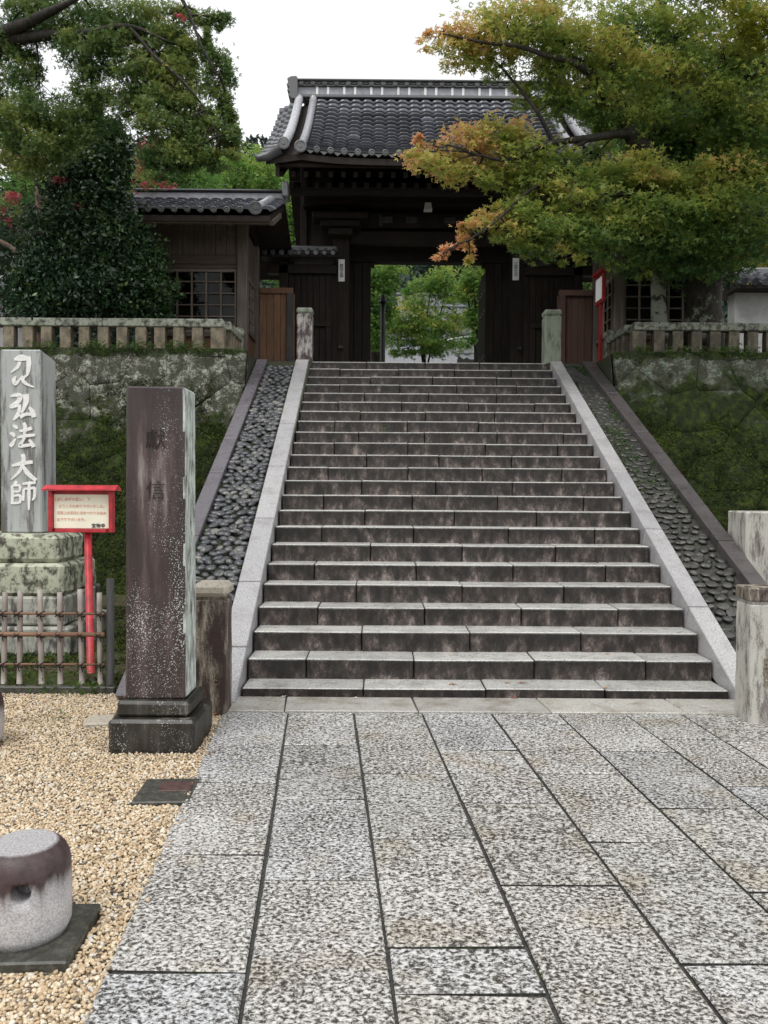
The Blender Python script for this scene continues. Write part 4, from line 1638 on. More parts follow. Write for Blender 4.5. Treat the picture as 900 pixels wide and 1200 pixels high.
gate = build_gate()
for px, py, txt, lab in ((400.3, 317, '静岡天福', 'narrow white name board on the left gate column with four small black characters'),
                         (604.5, 315.5, '正泰大吉', 'narrow white name board on the right gate column below the maple leaves')):
    c = at(px, py, 15.235)
    t = thing('name_board', lab, 'sign', (c.x, 15.24, c.z), 0, 'white boards on the gate columns')
    box('board', c.x - 0.058, c.x + 0.058, 15.222, 15.245, c.z - 0.20, c.z + 0.20, 'paper_white', t, 0.003)
    letters('lettering', txt, 0.072, 'ink_black', Vector((c.x, 15.219, c.z - 0.005)), t, extrude=0.0015, spacing=0.85)

# lamp under the front beam
c = at(501.5, 241.5, 15.0)
t = thing('hanging_lamp', 'small white box lamp hanging under the dark front beam of the gate', 'lamp', (c.x, 15.0, c.z))
bm = bmesh.new()
r = bmesh.ops.create_cone(bm, segments=4, radius1=0.105, radius2=0.075, depth=0.13, cap_ends=True)
bmesh.ops.transform(bm, matrix=Matrix.Translation((c.x, 15.0, c.z - 0.02)) @ Matrix.Rotation(PI / 4, 4, 'Z'), verts=bm.verts)
wbuild('lamp_shade', bm, 'lamp_glass', t)
box('lamp_cap', c.x - 0.05, c.x + 0.05, 14.95, 15.05, c.z + 0.047, c.z + 0.075, 'black_metal', t, 0.006)
bm = bmesh.new()
tube(bm, [(c.x, 15.0, c.z + 0.07), (c.x, 15.0, 6.62)], 0.008, 6)
wbuild('lamp_rod', bm, 'black_metal', t)


# ================================================================== SIDE BUILDINGS
def build_side_building(side):
    left = side < 0

    def mx(a, b):
        if not left:
            a, b = 1.54 - a, 1.54 - b
        return (a, b) if a < b else (b, a)
    root = thing('gatehouse', 'timber gatehouse with lattice windows and tiled roof %s' % ('left of the gate behind the camellia' if left else 'behind the maple trunks'),
                 'building', ((-2.1 if left else 3.64), 12.9, TOPZ))

    def pb(name, a, b, y0, y1, z0, z1, mat, bev=0.005, parent=root):
        a, b = mx(a, b)
        return box(name, a, b, y0, y1, z0, z1, mat, parent, bev)
    YF = 12.92
    XL = -4.1
    XW = -3.62
    pb('corner_post', -2.235, -2.075, YF - 0.02, YF + 0.14, TOPZ, 5.62, 'weathered_post_wood', 0.01)
    for x in (-3.50,):
        pb('post', x - 0.07, x + 0.07, YF, YF + 0.14, TOPZ, 5.62, 'weathered_post_wood', 0.008)
    pb('corner_post', -2.225, -2.085, 14.15, 14.29, TOPZ, 5.62, 'weathered_post_wood', 0.008)
    # beams
    for a, b in ((-3.427, -2.24),):
        pb('beam', a, b, YF + 0.02, YF + 0.13, 4.985, 5.13, 'weathered_beam', 0.008)
        # boards above the beam
        x = a
        while x < b - 0.05:
            x2 = min(x + 0.17, b)
            pb('wall_board', x + 0.002, x2 - 0.002, YF + 0.055 + random.uniform(0, .006), YF + 0.10, 5.133, 5.62, 'weathered_board', 0.003)
            x = x2
        x = a
        while x < b - 0.05:
            x2 = min(x + 0.20, b)
            pb('wall_board', x + 0.002, x2 - 0.002, YF + 0.055 + random.uniform(0, .006), YF + 0.10, TOPZ, 3.86, 'brown_board', 0.003)
            x = x2
        pb('sill', a, b, YF + 0.0, YF + 0.13, 3.862, 3.93, 'weathered_beam', 0.006)
        pb('lattice_head', a, b, YF + 0.03, YF + 0.12, 4.915, 4.983, 'weathered_beam', 0.005)
        # window: frame > bars and panes
        a2, b2 = a + 0.01, b - 0.01
        fr = pb('window', a2, b2, YF + 0.04, YF + 0.09, 4.872, 4.913, 'lattice_wood', 0.003)
        pb('window_rail', a2, b2, YF + 0.04, YF + 0.09, 3.932, 3.975, 'lattice_wood', 0.003, fr)
        n = 5
        for k in range(n + 1):
            x = a2 + 0.016 + (b2 - a2 - 0.032) * k / n
            pb('window_bar', x - 0.014, x + 0.014, YF + 0.045, YF + 0.08, 3.976, 4.871, 'lattice_wood', 0.002, fr)
        for j in range(1, 5):
            z = 3.975 + 0.896 * j / 5 + 0.03
            for k in range(n):
                xa = a2 + 0.016 + (b2 - a2 - 0.032) * k / n + 0.015
                xb = a2 + 0.016 + (b2 - a2 - 0.032) * (k + 1) / n - 0.015
                pb('window_bar', xa, xb, YF + 0.047, YF + 0.076, z - 0.009, z + 0.009, 'lattice_wood', 0.002, fr)
        for k in range(n):
            for j in range(5):
                xa = a2 + 0.016 + (b2 - a2 - 0.032) * k / n + 0.006
                xb = a2 + 0.016 + (b2 - a2 - 0.032) * (k + 1) / n - 0.006
                za = 3.975 + 0.896 * j / 5 + (0.03 if j else 0)
                zb = min(4.871, 3.975 + 0.896 * (j + 1) / 5 + 0.03)
                bmq = bmesh.new()
                x0, x1 = mx(xa, xb)
                ty = random.uniform(-.004, .004)
                vs = [bmq.verts.new(p) for p in ((x0, YF + 0.082 + ty, za), (x1, YF + 0.082 - ty, za), (x1, YF + 0.082 - ty, zb), (x0, YF + 0.082 + ty, zb))]
                bmq.faces.new(vs)
                wbuild('pane', bmq, 'window_glass', fr)
    pb('wall_panel', -3.57, -3.53, YF + 0.145, 14.38, TOPZ, 5.62, 'weathered_board')
    # side wall facing the stairs
    y = YF + 0.145
    while y < 14.1:
        y2 = min(y + 0.2, 14.145)
        pb('wall_board', -2.20, -2.155 + random.uniform(0, .005), y + .002, y2 - .002, TOPZ, 4.0, 'brown_board', 0.003)
        pb('wall_board', -2.20, -2.155, y + .002, y2 - .002, 4.95, 5.62, 'weathered_board', 0.003)
        y = y2
    pb('sill', -2.21, -2.12, YF + 0.145, 14.145, 4.003, 4.07, 'weathered_board', 0.004)
    sw = pb('window', -2.19, -2.14, YF + 0.145, 14.145, 4.88, 4.947, 'lattice_wood', 0.004)
    for k in range(5):
        yy = YF + 0.17 + 0.238 * k
        pb('window_bar', -2.175, -2.15, yy, yy + 0.028, 4.073, 4.878, 'lattice_wood', 0.002, sw)
    for j in range(1, 4):
        for k in range(4):
            yy = YF + 0.17 + 0.238 * k
            pb('window_bar', -2.173, -2.152, yy + .029, yy + .237, 4.07 + j * 0.2, 4.088 + j * 0.2, 'lattice_wood', 0.002, sw)
    # dark room behind, with floor and back wall
    pb('back_wall', XW, -2.24, 14.4, 14.46, TOPZ, 5.62, 'room_dark')
    pb('ceiling', XW, -2.21, YF + 0.16, 14.4, 5.63, 5.68, 'room_dark')
    pb('room_floor', XW + 0.12, -2.24, YF + 0.16, 14.38, TOPZ, TOPZ + 0.25, 'room_dark')
    # shelf things seen through the lattice
    for k in range(6):
        xx = -3.3 + 0.2 * k
        pb('counter_board', xx, xx + 0.17, 13.3, 13.34, TOPZ + 0.26, 4.12 + 0.02 * (k % 3), 'weathered_board', 0.004)
    # plate, eave
    pb('wall_plate', XL, -1.80, YF - 0.02, YF + 0.15, 5.625, 5.76, 'weathered_beam', 0.008)
    xe = -1.60

    def surf(u, s):
        return Vector(((u if left else 1.54 - u) if True else u, 13.9 - 1.9 * s, 6.29 - 0.82 * (1.08 * s - 0.08 * s * s)))

    def fsurf(u, s):
        if left:
            return surf(u, s)
        return Vector((u, 13.9 - 1.9 * s, 6.29 - 0.82 * (1.08 * s - 0.08 * s * s)))
    bm = bmesh.new()
    a, b = mx(XL, xe)
    prof = [(11.99, 5.42), (13.9, 6.24), (15.6, 5.5), (15.6, 5.42), (13.9, 6.14), (11.99, 5.34)]
    A = [bm.verts.new((a, y, z)) for y, z in prof]
    B = [bm.verts.new((b, y, z)) for y, z in prof]
    bm.faces.new(A); bm.faces.new(B[::-1])
    for k in range(6):
        bm.faces.new((A[k], B[k], B[(k + 1) % 6], A[(k + 1) % 6]))
    bmesh.ops.recalc_face_normals(bm, faces=bm.faces)
    roof = wbuild('roof', bm, 'dark_wood', root)
    tm = tile_mesh(0.190, 1.0, 0.042)
    a2, b2 = mx(XL, xe - 0.27)
    lay_tiles(fsurf, a2, b2, 0.188, 8, tm, roof, 215 if left else 190, stuff_name='far_tiles')
    a3, b3 = mx(xe - 0.16, xe)
    lay_tiles(fsurf, a3, b3, 0.16, 8, tm, roof, 20)
    bm = bmesh.new()
    xx = xe - 0.21 if left else 1.54 - (xe - 0.21)
    tube(bm, [surf(xe - 0.21, t) + Vector((0, 0, 0.06)) for t in (0.15, 0.4, 0.7, 1.0)], 0.07, 10)
    wbuild('descending_ridge', bm, 'pale_ridge_tile', roof)
    disc(roof, 'ridge_end_disc', surf(xe - 0.21, 1.0) + Vector((0, -0.03, 0.06)), 0.10, 0.04, 'ridge_tile')
    k = 0
    x = XL
    while x < xe - 0.3:
        xm = x if left else 1.54 - x
        disc(roof, 'eave_disc', Vector((xm, 11.955, 5.50)), 0.045, 0.05, 'ridge_tile')
        x += 0.188
    pb('ridge', XL, xe - 0.02, 13.80, 14.0, 6.26, 6.40, 'ridge_grey', 0.02, roof)
    pb('ridge_cap', XL, xe + 0.0, 13.76, 14.04, 6.403, 6.44, 'ridge_tile', 0.015, roof)
    pb('ridge_end_tile', xe - 0.04, xe + 0.06, 13.74, 14.06, 6.32, 6.57, 'pale_ridge_tile', 0.02, roof)
    pb('fascia', XL, xe, 12.03, 12.07, 5.32, 5.40, 'weathered_beam', 0.004, roof)
    x = XL + 0.1
    while x < xe:
        xm = x if left else 1.54 - x
        bm = bmesh.new()
        bx(bm, -0.03, 0.03, -0.55, 0.55, -0.035, 0.035)
        bmesh.ops.transform(bm, matrix=Matrix.Translation((xm, 12.62, 5.58)) @ Matrix.Rotation(math.atan(0.44), 4, 'X'), verts=bm.verts)
        wbuild('rafter', bm, 'weathered_post_wood', roof)
        x += 0.30
    # gable infill under the roof end
    bm = bmesh.new()
    xm = -2.15 if left else 1.54 + 2.15
    for x in (xm - 0.02, xm + 0.02):
        vs = [bm.verts.new(p) for p in ((x, 12.6, 5.63), (x, 15.2, 5.63), (x, 13.9, 6.15))]
        bm.faces.new(vs)
    wbuild('gable_board', bm, 'dark_wood', root)

    # brown plank fence between the gatehouse and the gate
    f = thing('plank_fence', 'tall %s plank fence between the %s gatehouse and the wicket' % (('warm brown', 'left') if left else ('dark brown', 'right')), 'fence', ((-1.9 if left else 3.4), 14.25, TOPZ))

    def fb(name, a, b, y0, y1, z0, z1, mat, bev=0.004):
        a, b = mx(a, b)
        return box(name, a, b, y0, y1, z0, z1, mat, f, bev)
    mt = 'brown_board' if left else 'red_brown_board'
    x = -2.07
    while x < -1.52:
        fb('plank', x + .002, x + .118, 14.20 + random.uniform(0, .006), 14.24, TOPZ, 4.83, mt)
        x += 0.12
    fb('top_rail', -2.07, -1.50, 14.17, 14.27, 4.833, 4.93, mt)
    fb('post', -1.60, -1.50, 14.14, 14.20, TOPZ, 4.83, 'black_wood' if left else mt)


build_side_building(-1)
build_side_building(1)

# standing red notice beside the right gatehouse, seen nearly edge on
c = at(703, 420, 13.0)
t = thing('red_notice_post', 'slim red notice board on a pole beside the right gatehouse, turned sideways', 'sign', (c.x, 13.0, TOPZ), math.radians(-88))
def rl(name, x0, x1, y0, y1, z0, z1, mat, parent=t):
    bm = bmesh.new()
    bx(bm, x0, x1, y0, y1, z0, z1, 0.004)
    return obj(name, mesh_from_bm(name, bm, mat), parent)
rl('pole', -0.03, 0.03, -0.02, 0.03, 0.0, 1.02, 'dark_red_paint')
bd = rl('board', -0.20, 0.20, -0.03, 0.02, 1.0, 1.46, 'dark_red_paint')
rl('paper', -0.15, 0.15, -0.034, -0.031, 1.06, 1.40, 'paper_white', bd)
rl('board_roof', -0.24, 0.24, -0.08, 0.05, 1.463, 1.50, 'dark_red_paint')


# ================================================================== FOREGROUND STONES AND SIGNS
def stone_post(name, label, cat, x0, x1, y0, y1, z0, z1, mats, cap=None, bev=0.012, side_face=None, group=None, lettering=None, taper=0.0):
    t = thing(name, label, cat, ((x0 + x1) / 2, (y0 + y1) / 2, z0), 0, group)
    bm = bmesh.new()
    bx(bm, x0, x1, y0, y1, z0, z1, bev)
    cx, cy = (x0 + x1) / 2, (y0 + y1) / 2
    for v in bm.verts:
        k = 1 - taper * (v.co.z - z0) / (z1 - z0)
        v.co.x = cx + (v.co.x - cx) * k
        v.co.y = cy + (v.co.y - cy) * k
    worn(bm, 0.004, 14)
    bmesh.ops.recalc_face_normals(bm, faces=bm.faces)
    for f in bm.faces:
        f.normal_update()
        f.material_index = 1 if (side_face and f.normal.x > 0.7) else 0
    sh = wbuild('shaft', bm, mats if isinstance(mats, list) else [mats], t)
    if cap:
        m, over, h, cb = cap
        box('neck', x0 + 0.015, x1 - 0.015, y0 + 0.015, y1 - 0.015, z1, z1 + 0.018, mats if not isinstance(mats, list) else mats[0], t)
        bm = bmesh.new()
        r = bx(bm, x0 - over, x1 + over, y0 - over, y1 + over, z1 + 0.019, z1 + h, cb)
        wbuild('cap', bm, m, t)
    return t, sh


# tall maroon stone pillar on a two-step base
t, sh = stone_post('stone_pillar', 'tall dark maroon stone pillar speckled with white lichen on a black stepped base', 'pillar',
                   -1.470, -1.122, 4.78, 5.07, 0.262, 2.072, ['maroon_pillar_stone', 'lichen_white_side'], None, 0.010, True, taper=0.035)
for (a, b, c_, d, z0, z1) in ((-1.505, -1.085, 4.72, 5.13, 0.172, 0.262), (-1.535, -1.045, 4.665, 5.18, -0.05, 0.170)):
    bm = bmesh.new()
    bx(bm, a, b, c_, d, z0, z1, 0.018)
    worn(bm, 0.007, 4, 14)
    wbuild('base_stone', bm, 'dark_base_stone', t)
p = at(180, 514, 4.775)
letters('carved_character', '獻', 0.125, 'carved_dark', Vector((p.x + 0.01, 4.777, p.z)), sh, vertical=False, extrude=0.002, offset=-0.0016)
p = at(182, 574, 4.775)
letters('carved_character', '信', 0.12, 'carved_dark', Vector((p.x, 4.776, p.z)), sh, vertical=False, extrude=0.002, offset=-0.0016)

# posts at the foot and the head of the stairs
t, sh = stone_post('newel_post', 'stained capped stone post at the left foot of the stairs beside the maroon pillar', 'post',
                   -1.215, -1.005, 5.43, 5.64, -0.05, 0.755, 'stained_post_stone', ('cap_stone', 0.012, 0.112, 0.028), 0.008)
p = at(252, 800, 5.42)
for k, ch in enumerate('ICI'):
    letters('carved_character', ch, 0.052, 'carved_tan', Vector((p.x - 0.005, 5.428, p.z + 0.045 - 0.045 * k)), sh, vertical=False, extrude=0.003, offset=0.001)
t, sh = stone_post('newel_post', 'pale streaked stone post with carved letters at the right foot of the stairs', 'post',
                   2.385, 2.64, 5.28, 5.50, -0.05, 0.765, 'pale_post_stone', ('stained_post_stone', 0.006, 0.108, 0.010), 0.008)
p = at(897, 783, 5.27)
me = None
o = letters('carved_lettering', 'LFEDUS', 0.055, 'carved_tan', Vector((0, 0, 0)), sh, vertical=False, extrude=0.003)
o.data.transform(world_of(sh).inverted() @ Matrix.Translation((p.x + 0.012, 5.275, p.z - 0.03)) @ Matrix.Rotation(PI / 2, 4, 'Y') @ world_of(sh))
for px, lab, mt, ww in ((357.5, 'dark stained stone post at the left head of the stairs', 'newel_dark_stone', 0.115), (646, 'grey green stone post at the right head of the stairs', 'green_post_stone', 0.125)):
    X = at(px, 420, 12.62).x
    stone_post('newel_post', lab, 'post', X - ww, X + ww, 12.5, 12.5 + 2 * ww, TOPZ - 0.02, 4.13, mt,
               ('green_post_stone', 0.006, 0.10, 0.02), 0.01)

# partly seen pale monument at the right edge
stone_post('stone_marker', 'pale streaked square stone marker standing right of the cobbled slope at the frame edge', 'monument',
           3.33, 3.74, 7.5, 7.9, -0.05, 1.315, 'pale_post_stone', None, 0.012)

# ---- inscribed monument on four tiers
def brush(bm, pts, widths, y, depth=0.008):
    """one brush stroke as a raised ribbon: points (x,z) with half widths"""
    import itertools
    L, R = [], []
    # smooth
    P = []
    W = []
    n = len(pts)
    for i in range(n - 1):
        p0 = pts[max(i - 1, 0)]; p1 = pts[i]; p2 = pts[i + 1]; p3 = pts[min(i + 2, n - 1)]
        for k in range(4):
            t = k / 4
            P.append(tuple(0.5 * ((2 * p1[a]) + (-p0[a] + p2[a]) * t + (2 * p0[a] - 5 * p1[a] + 4 * p2[a] - p3[a]) * t * t + (-p0[a] + 3 * p1[a] - 3 * p2[a] + p3[a]) * t ** 3) for a in (0, 1)))
            W.append(widths[i] * (1 - t) + widths[i + 1] * t)
    P.append(pts[-1]); W.append(widths[-1])
    for i, (x, z) in enumerate(P):
        a = P[max(i - 1, 0)]; b = P[min(i + 1, len(P) - 1)]
        dx, dz = b[0] - a[0], b[1] - a[1]
        l = math.hypot(dx, dz) or 1
        nx, nz = -dz / l, dx / l
        L.append((x + nx * W[i], z + nz * W[i])); R.append((x - nx * W[i], z - nz * W[i]))
    lv = [bm.verts.new((x, y - depth, z)) for x, z in L]
    rv = [bm.verts.new((x, y - depth, z)) for x, z in R]
    lb = [bm.verts.new((x, y + 0.004, z)) for x, z in L]
    rb = [bm.verts.new((x, y + 0.004, z)) for x, z in R]
    for i in range(len(lv) - 1):
        bm.faces.new((lv[i], rv[i], rv[i + 1], lv[i + 1]))
        bm.faces.new((lb[i], lv[i], lv[i + 1], lb[i + 1]))
        bm.faces.new((rv[i], rb[i], rb[i + 1], rv[i + 1]))
    bm.faces.new((lv[0], lb[0], rb[0], rv[0]))
    bm.faces.new((lv[-1], rv[-1], rb[-1], lb[-1]))


t = thing('inscribed_monument', 'tall grey granite monument with white carved characters on a lichened stepped base', 'monument', (-3.3, 7.9, 0))
MX0, MX1, MYF = -3.475, -3.10, 7.60
bm = bmesh.new()
bx(bm, MX0, MX1, MYF, 7.95, 1.075, 2.75, 0.012)
vs = [v for v in bm.verts if v.co.z > 2.7]
for v in vs:       # low pyramid head
    if v.co.y > MYF + 0.1:
        v.co.z -= 0.05
shaft = wbuild('shaft', bm, 'monument_granite', t)
tiers = [(-4.05, -2.885, 7.42, 8.10, 0.815, 1.075, 'tier_lichen_stone', 0.04), (-4.2, -2.82, 7.37, 8.25, 0.525, 0.812, 'tier_lichen_stone', 0.03),
         (-4.3, -2.80, 7.36, 8.35, 0.26, 0.522, 'tier_grey_stone', 0.02), (-4.4, -2.74, 7.30, 8.45, -0.02, 0.257, 'tier_grey_stone', 0.02)]
for a, b, c_, d, z0, z1, m, bv in tiers:
    bm = bmesh.new()
    bx(bm, a, b, c_, d, z0, z1, bv)
    worn(bm, 0.014, 4, 6)
    wbuild('base_tier', bm, m, t)
# strokes measured on the stone face: unit square per character, x right, z up
CH = [
    # cursive leading character
    ([[(.22, .93), (.45, .99), (.70, .97)], [.03, .10, .06]], [[(.72, 1.03), (.74, .80), (.70, .52), (.66, .42)], [.07, .075, .05, .02]],
     [[(.42, .86), (.34, .70), (.10, .52)], [.05, .05, .015]], [[(.28, .40), (.20, .28), (.26, .16), (.40, .28), (.52, .42)], [.02, .06, .05, .03, .02]],
     [[(.68, .44), (.52, .32), (.62, .18), (.92, .06)], [.02, .05, .045, .012]]),
    # 弘
    ([[(.08, .92), (.30, .97), (.42, .92), (.36, .74), (.20, .66)], [.02, .06, .08, .07, .03]], [[(.20, .66), (.08, .56), (.14, .52), (.38, .62)], [.03, .03, .04, .05]],
     [[(.38, .62), (.40, .45), (.32, .22), (.18, .05)], [.05, .05, .06, .02]], [[(.62, 1.0), (.64, .75), (.54, .45), (.46, .30)], [.10, .08, .045, .02]],
     [[(.42, .16), (.60, .26), (.88, .28)], [.06, .05, .05]], [[(.74, .52), (.86, .36), (.92, .16)], [.03, .07, .07]]),
    # 法
    ([[(.16, .92), (.26, .86), (.30, .78)], [.02, .06, .03]], [[(.05, .62), (.16, .58), (.22, .48)], [.02, .06, .03]], [[(.06, .12), (.14, .22), (.26, .42)], [.05, .06, .02]],
     [[(.55, 1.02), (.60, .86), (.56, .58)], [.04, .06, .04]], [[(.40, .70), (.60, .74), (.84, .82)], [.03, .05, .05]], [[(.32, .46), (.60, .52), (.95, .56)], [.03, .05, .04]],
     [[(.58, .46), (.48, .28), (.40, .14), (.62, .16), (.84, .20)], [.04, .04, .05, .05, .04]], [[(.74, .38), (.84, .24), (.90, .10)], [.03, .05, .06]]),
    # 大
    ([[(.12, .58), (.45, .66), (.86, .72)], [.03, .06, .05]], [[(.50, 1.0), (.54, .78), (.40, .40), (.08, .08)], [.06, .06, .05, .015]],
     [[(.52, .60), (.66, .34), (.98, .06)], [.03, .07, .05]]),
    # 師
    ([[(.28, 1.0), (.20, .86)], [.05, .03]], [[(.12, .84), (.14, .50), (.12, .10)], [.04, .04, .04]], [[(.14, .82), (.38, .84), (.38, .62), (.16, .60)], [.03, .04, .035, .03]],
     [[(.16, .42), (.40, .44), (.40, .18), (.14, .14)], [.03, .04, .035, .03]], [[(.50, .90), (.72, .93), (.96, .95)], [.03, .045, .04]],
     [[(.54, .70), (.53, .45), (.52, .24)], [.035, .04, .03]], [[(.55, .70), (.75, .72), (.92, .72), (.92, .40), (.84, .26)], [.03, .035, .045, .04, .02]],
     [[(.73, .94), (.73, .50), (.72, -.12)], [.035, .05, .02]]),
]
zb = [(419, 456), (462, 494), (496, 527), (532, 565), (564, 594)]
for ch, (ya, yb) in zip(CH, zb):
    bm = bmesh.new()
    za, zc = at(25, ya, MYF).z, at(25, yb, MYF).z
    xa, xc_ = at(10, 500, MYF).x, at(43, 500, MYF).x
    for si, (st, w) in enumerate(ch):
        pts = [(xa + x * (xc_ - xa), zc + z * (za - zc)) for x, z in st]
        brush(bm, pts, [q * 1.18 * (xc_ - xa) for q in w], MYF - 0.001, 0.0055 + 0.0005 * si)
    bmesh.ops.recalc_face_normals(bm, faces=bm.faces)
    wbuild('carved_character', bm, 'carved_white', shaft)

# ---- bamboo fence
t = thing('bamboo_fence', 'low lattice fence of grey bamboo pickets tied with black cord before the monument', 'fence', (-3.2, 6.12, 0))
YB = 6.12
pick = [at(px, 750, YB).x for px in (-46, -21, 4, 22.5, 48.5, 70.5, 96, 117.5)]
ptop = []
for k, X in enumerate(pick):
    bm = bmesh.new()
    zt = 0.735 + random.uniform(-.022, .022)
    pts, rr = [], []
    lean = random.uniform(-.008, .008)
    for j in range(9):
        z = 0.035 + (zt - 0.035) * j / 8
        pts.append((X + lean * j / 8 * 2, YB, z)); rr.append(0.0195 if j % 3 else 0.0215)
    tube(bm, pts, rr, 9)
    wbuild('picket', bm, 'bamboo_grey', t)
for z, r, m in ((0.556, 0.010, 'bamboo_brown'), (0.402, 0.017, 'bamboo_brown'), (0.180, 0.009, 'bamboo_brown')):
    bm = bmesh.new()
    tube(bm, [(-4.4, YB - 0.031, z), (-3.2, YB - 0.031, z + 0.004), (pick[-1] + 0.04, YB - 0.031, z + 0.006)], [r, r * 1.05, r], 8)
    wbuild('rail', bm, m, t)
bm = bmesh.new()
for X in pick:
    for z in (0.556, 0.402, 0.180):
        for k in range(2):
            s = 1 if k else -1
            ring = []
            for a in range(9):
                th = 2 * PI * a / 8
                ring.append((X + 0.028 * math.cos(th), YB - 0.014 + 0.040 * math.sin(th), z + s * 0.020 * math.cos(th)))
            tube(bm, ring, 0.0042, 5)
        tube(bm, [(X + 0.012, YB - 0.052, z - 0.005), (X + 0.022, YB - 0.05, z - 0.045)], 0.0035, 5)
o = wbuild('cord_ties', bm, 'black_rope', t)
o['kind'] = 'stuff'
bm = bmesh.new()
tube(bm, [(at(129, 800, YB).x, YB, -0.03), (at(129, 800, YB).x + 0.004, YB, 0.82)], 0.030, 10)
wbuild('end_post', bm, 'black_wood', t)
o = tag(box('edging_kerb', -6.5, -1.93, 6.02, 6.085, -0.05, 0.035, 'slab_dark_stone', None, 0.008), 'dark narrow edging kerb between the gravel and the mossy bed', 'kerb')

# ---- red notice board
t = thing('notice_board', 'bright red roofed notice board on a single red pole with pink and black lettering', 'sign', (at(105, 798, 6.45).x, 6.45, 0))
p0, p1 = at(105.5, 798, 6.45), at(102, 622, 6.45)
bm = bmesh.new()
tube(bm, [(p0.x, 6.47, -0.02), (p1.x, 6.47, p1.z)], 0.029, 12)
wbuild('pole', bm, 'red_paint', t)
A = at(59, 575, 6.45); Bp = at(134, 624, 6.45)
x0, x1, z1, z0 = A.x, Bp.x, A.z, Bp.z
box('back_panel', x0 + 0.02, x1 - 0.02, 6.44, 6.465, z0 + 0.01, z1, 'red_paint', t)
box('side_rail', x0, x0 + 0.030, 6.40, 6.47, z0, z1, 'red_paint', t, 0.004)
box('side_rail', x1 - 0.030, x1, 6.40, 6.47, z0, z1, 'red_paint', t, 0.004)
box('bottom_rail', x0 + 0.05, x1 - 0.05, 6.41, 6.439, z0, z0 + 0.028, 'red_paint', t, 0.003)
bm = bmesh.new()
A_ = [bm.verts.new((x0 - 0.035, y, z)) for y, z in ((6.36, z1 + 0.002), (6.36, z1 + 0.012), (6.44, z1 + 0.045), (6.52, z1 + 0.012), (6.52, z1 + 0.002))]
B_ = [bm.verts.new((x1 + 0.035, v.co.y, v.co.z)) for v in A_]
bm.faces.new(A_); bm.faces.new(B_[::-1])
for k in range(5):
    bm.faces.new((A_[k], B_[k], B_[(k + 1) % 5], A_[(k + 1) % 5]))
bmesh.ops.recalc_face_normals(bm, faces=bm.faces)
wbuild('board_roof', bm, 'red_paint', t)
pp = box('paper', x0 + 0.034, x1 - 0.034, 6.434, 6.4385, z0 + 0.032, z1 - 0.028, 'paper_cream', t)
xm = (x0 + x1) / 2
for s, z, sz, dx, mt in (('正面に参拝の願い、下', z1 - 0.065, 0.029, -0.075, 'ink_pink'), ('ようこそお参り下さいました。', z1 - 0.118, 0.0265, 0.0, 'ink_pink'),
                         ('石段上は足元に気をつけてお進み', z1 - 0.170, 0.0255, 0.0, 'ink_pink'), ('お下り下さいます。', z1 - 0.222, 0.0265, -0.08, 'ink_pink'), ('宝物寺', z1 - 0.268, 0.036, 0.13, 'ink_black')):
    letters('lettering', s, sz, mt, Vector((xm + dx, 6.432, z)), pp, vertical=False, extrude=0.0008, offset=0.0006)

# ---- stone bollards
def bollard(name, cx, cy, label, hole=True):
    t = thing(name, label, 'bollard', (cx, cy, 0.012), math.radians(8))
    bm = bmesh.new()
    prof = [(0.138, 0.0), (0.150, 0.03), (0.151, 0.12), (0.149, 0.222), (0.144, 0.248), (0.134, 0.270), (0.119, 0.286), (0.104, 0.2945), (0.100, 0.2955)]
    lathe(bm, prof, n=48)
    if hole:
        # sink a round socket into the front
        bm2 = bmesh.new()
    me = mesh_from_bm('body', bm, 'bollard_stained')
    b = obj('body', me, t)
    if hole:
        cut_bm = bmesh.new()
        bmesh.ops.create_cone(cut_bm, segments=24, radius1=0.030, radius2=0.030, depth=0.16, cap_ends=True)
        bmesh.ops.transform(cut_bm, matrix=Matrix.Translation((0.030, -0.15, 0.185)) @ Matrix.Rotation(PI / 2, 4, 'X'), verts=cut_bm.verts)
        cm = mesh_from_bm('cut', cut_bm, 'bollard_stained')
        co = bpy.data.objects.new('cut', cm)
        COL.objects.link(co)
        co.parent = t
        md = b.modifiers.new('hole', 'BOOLEAN')
        md.operation = 'DIFFERENCE'
        md.object = co
        md.solver = 'EXACT'
        bpy.context.view_layer.update()
        nm = bpy.data.meshes.new_from_object(b.evaluated_get(bpy.context.evaluated_depsgraph_get()))
        b.modifiers.clear()
        b.data = nm
        bpy.data.objects.remove(co)
    return t


bollard('stone_bollard', -1.175, 2.725, 'short round granite bollard with brown stained shoulder and a round hole at the lower left')
bollard('stone_bollard', -2.335, 4.78, 'dark stained round bollard mostly cut off by the left edge above the gravel', False)
bm = bmesh.new()
bx(bm, -0.20, 0.20, -0.185, 0.185, -0.04, 0.012, 0.006)
o = obj('base_slab', mesh_from_bm('base_slab', bm, 'slab_dark_stone'), None, (-1.17, 2.71, 0.0), (0, 0, math.radians(3)))
tag(o, 'flat dark green square slab under the round granite bollard', 'slab')

t = thing('drain_cover', 'small dark square slab with a brown metal lid in the gravel beside the paving', 'drain cover', (-1.05, 4.04, 0), math.radians(3))
bm = bmesh.new()
bx(bm, -0.125, 0.15, -0.155, 0.165, -0.04, 0.002, 0.006)
obj('frame_stone', mesh_from_bm('frame_stone', bm, 'slab_dark_stone'), t)
bm = bmesh.new()
bx(bm, -0.03, 0.13, -0.02, 0.11, -0.02, 0.006, 0.002)
obj('metal_lid', mesh_from_bm('metal_lid', bm, 'rust_iron'), t)

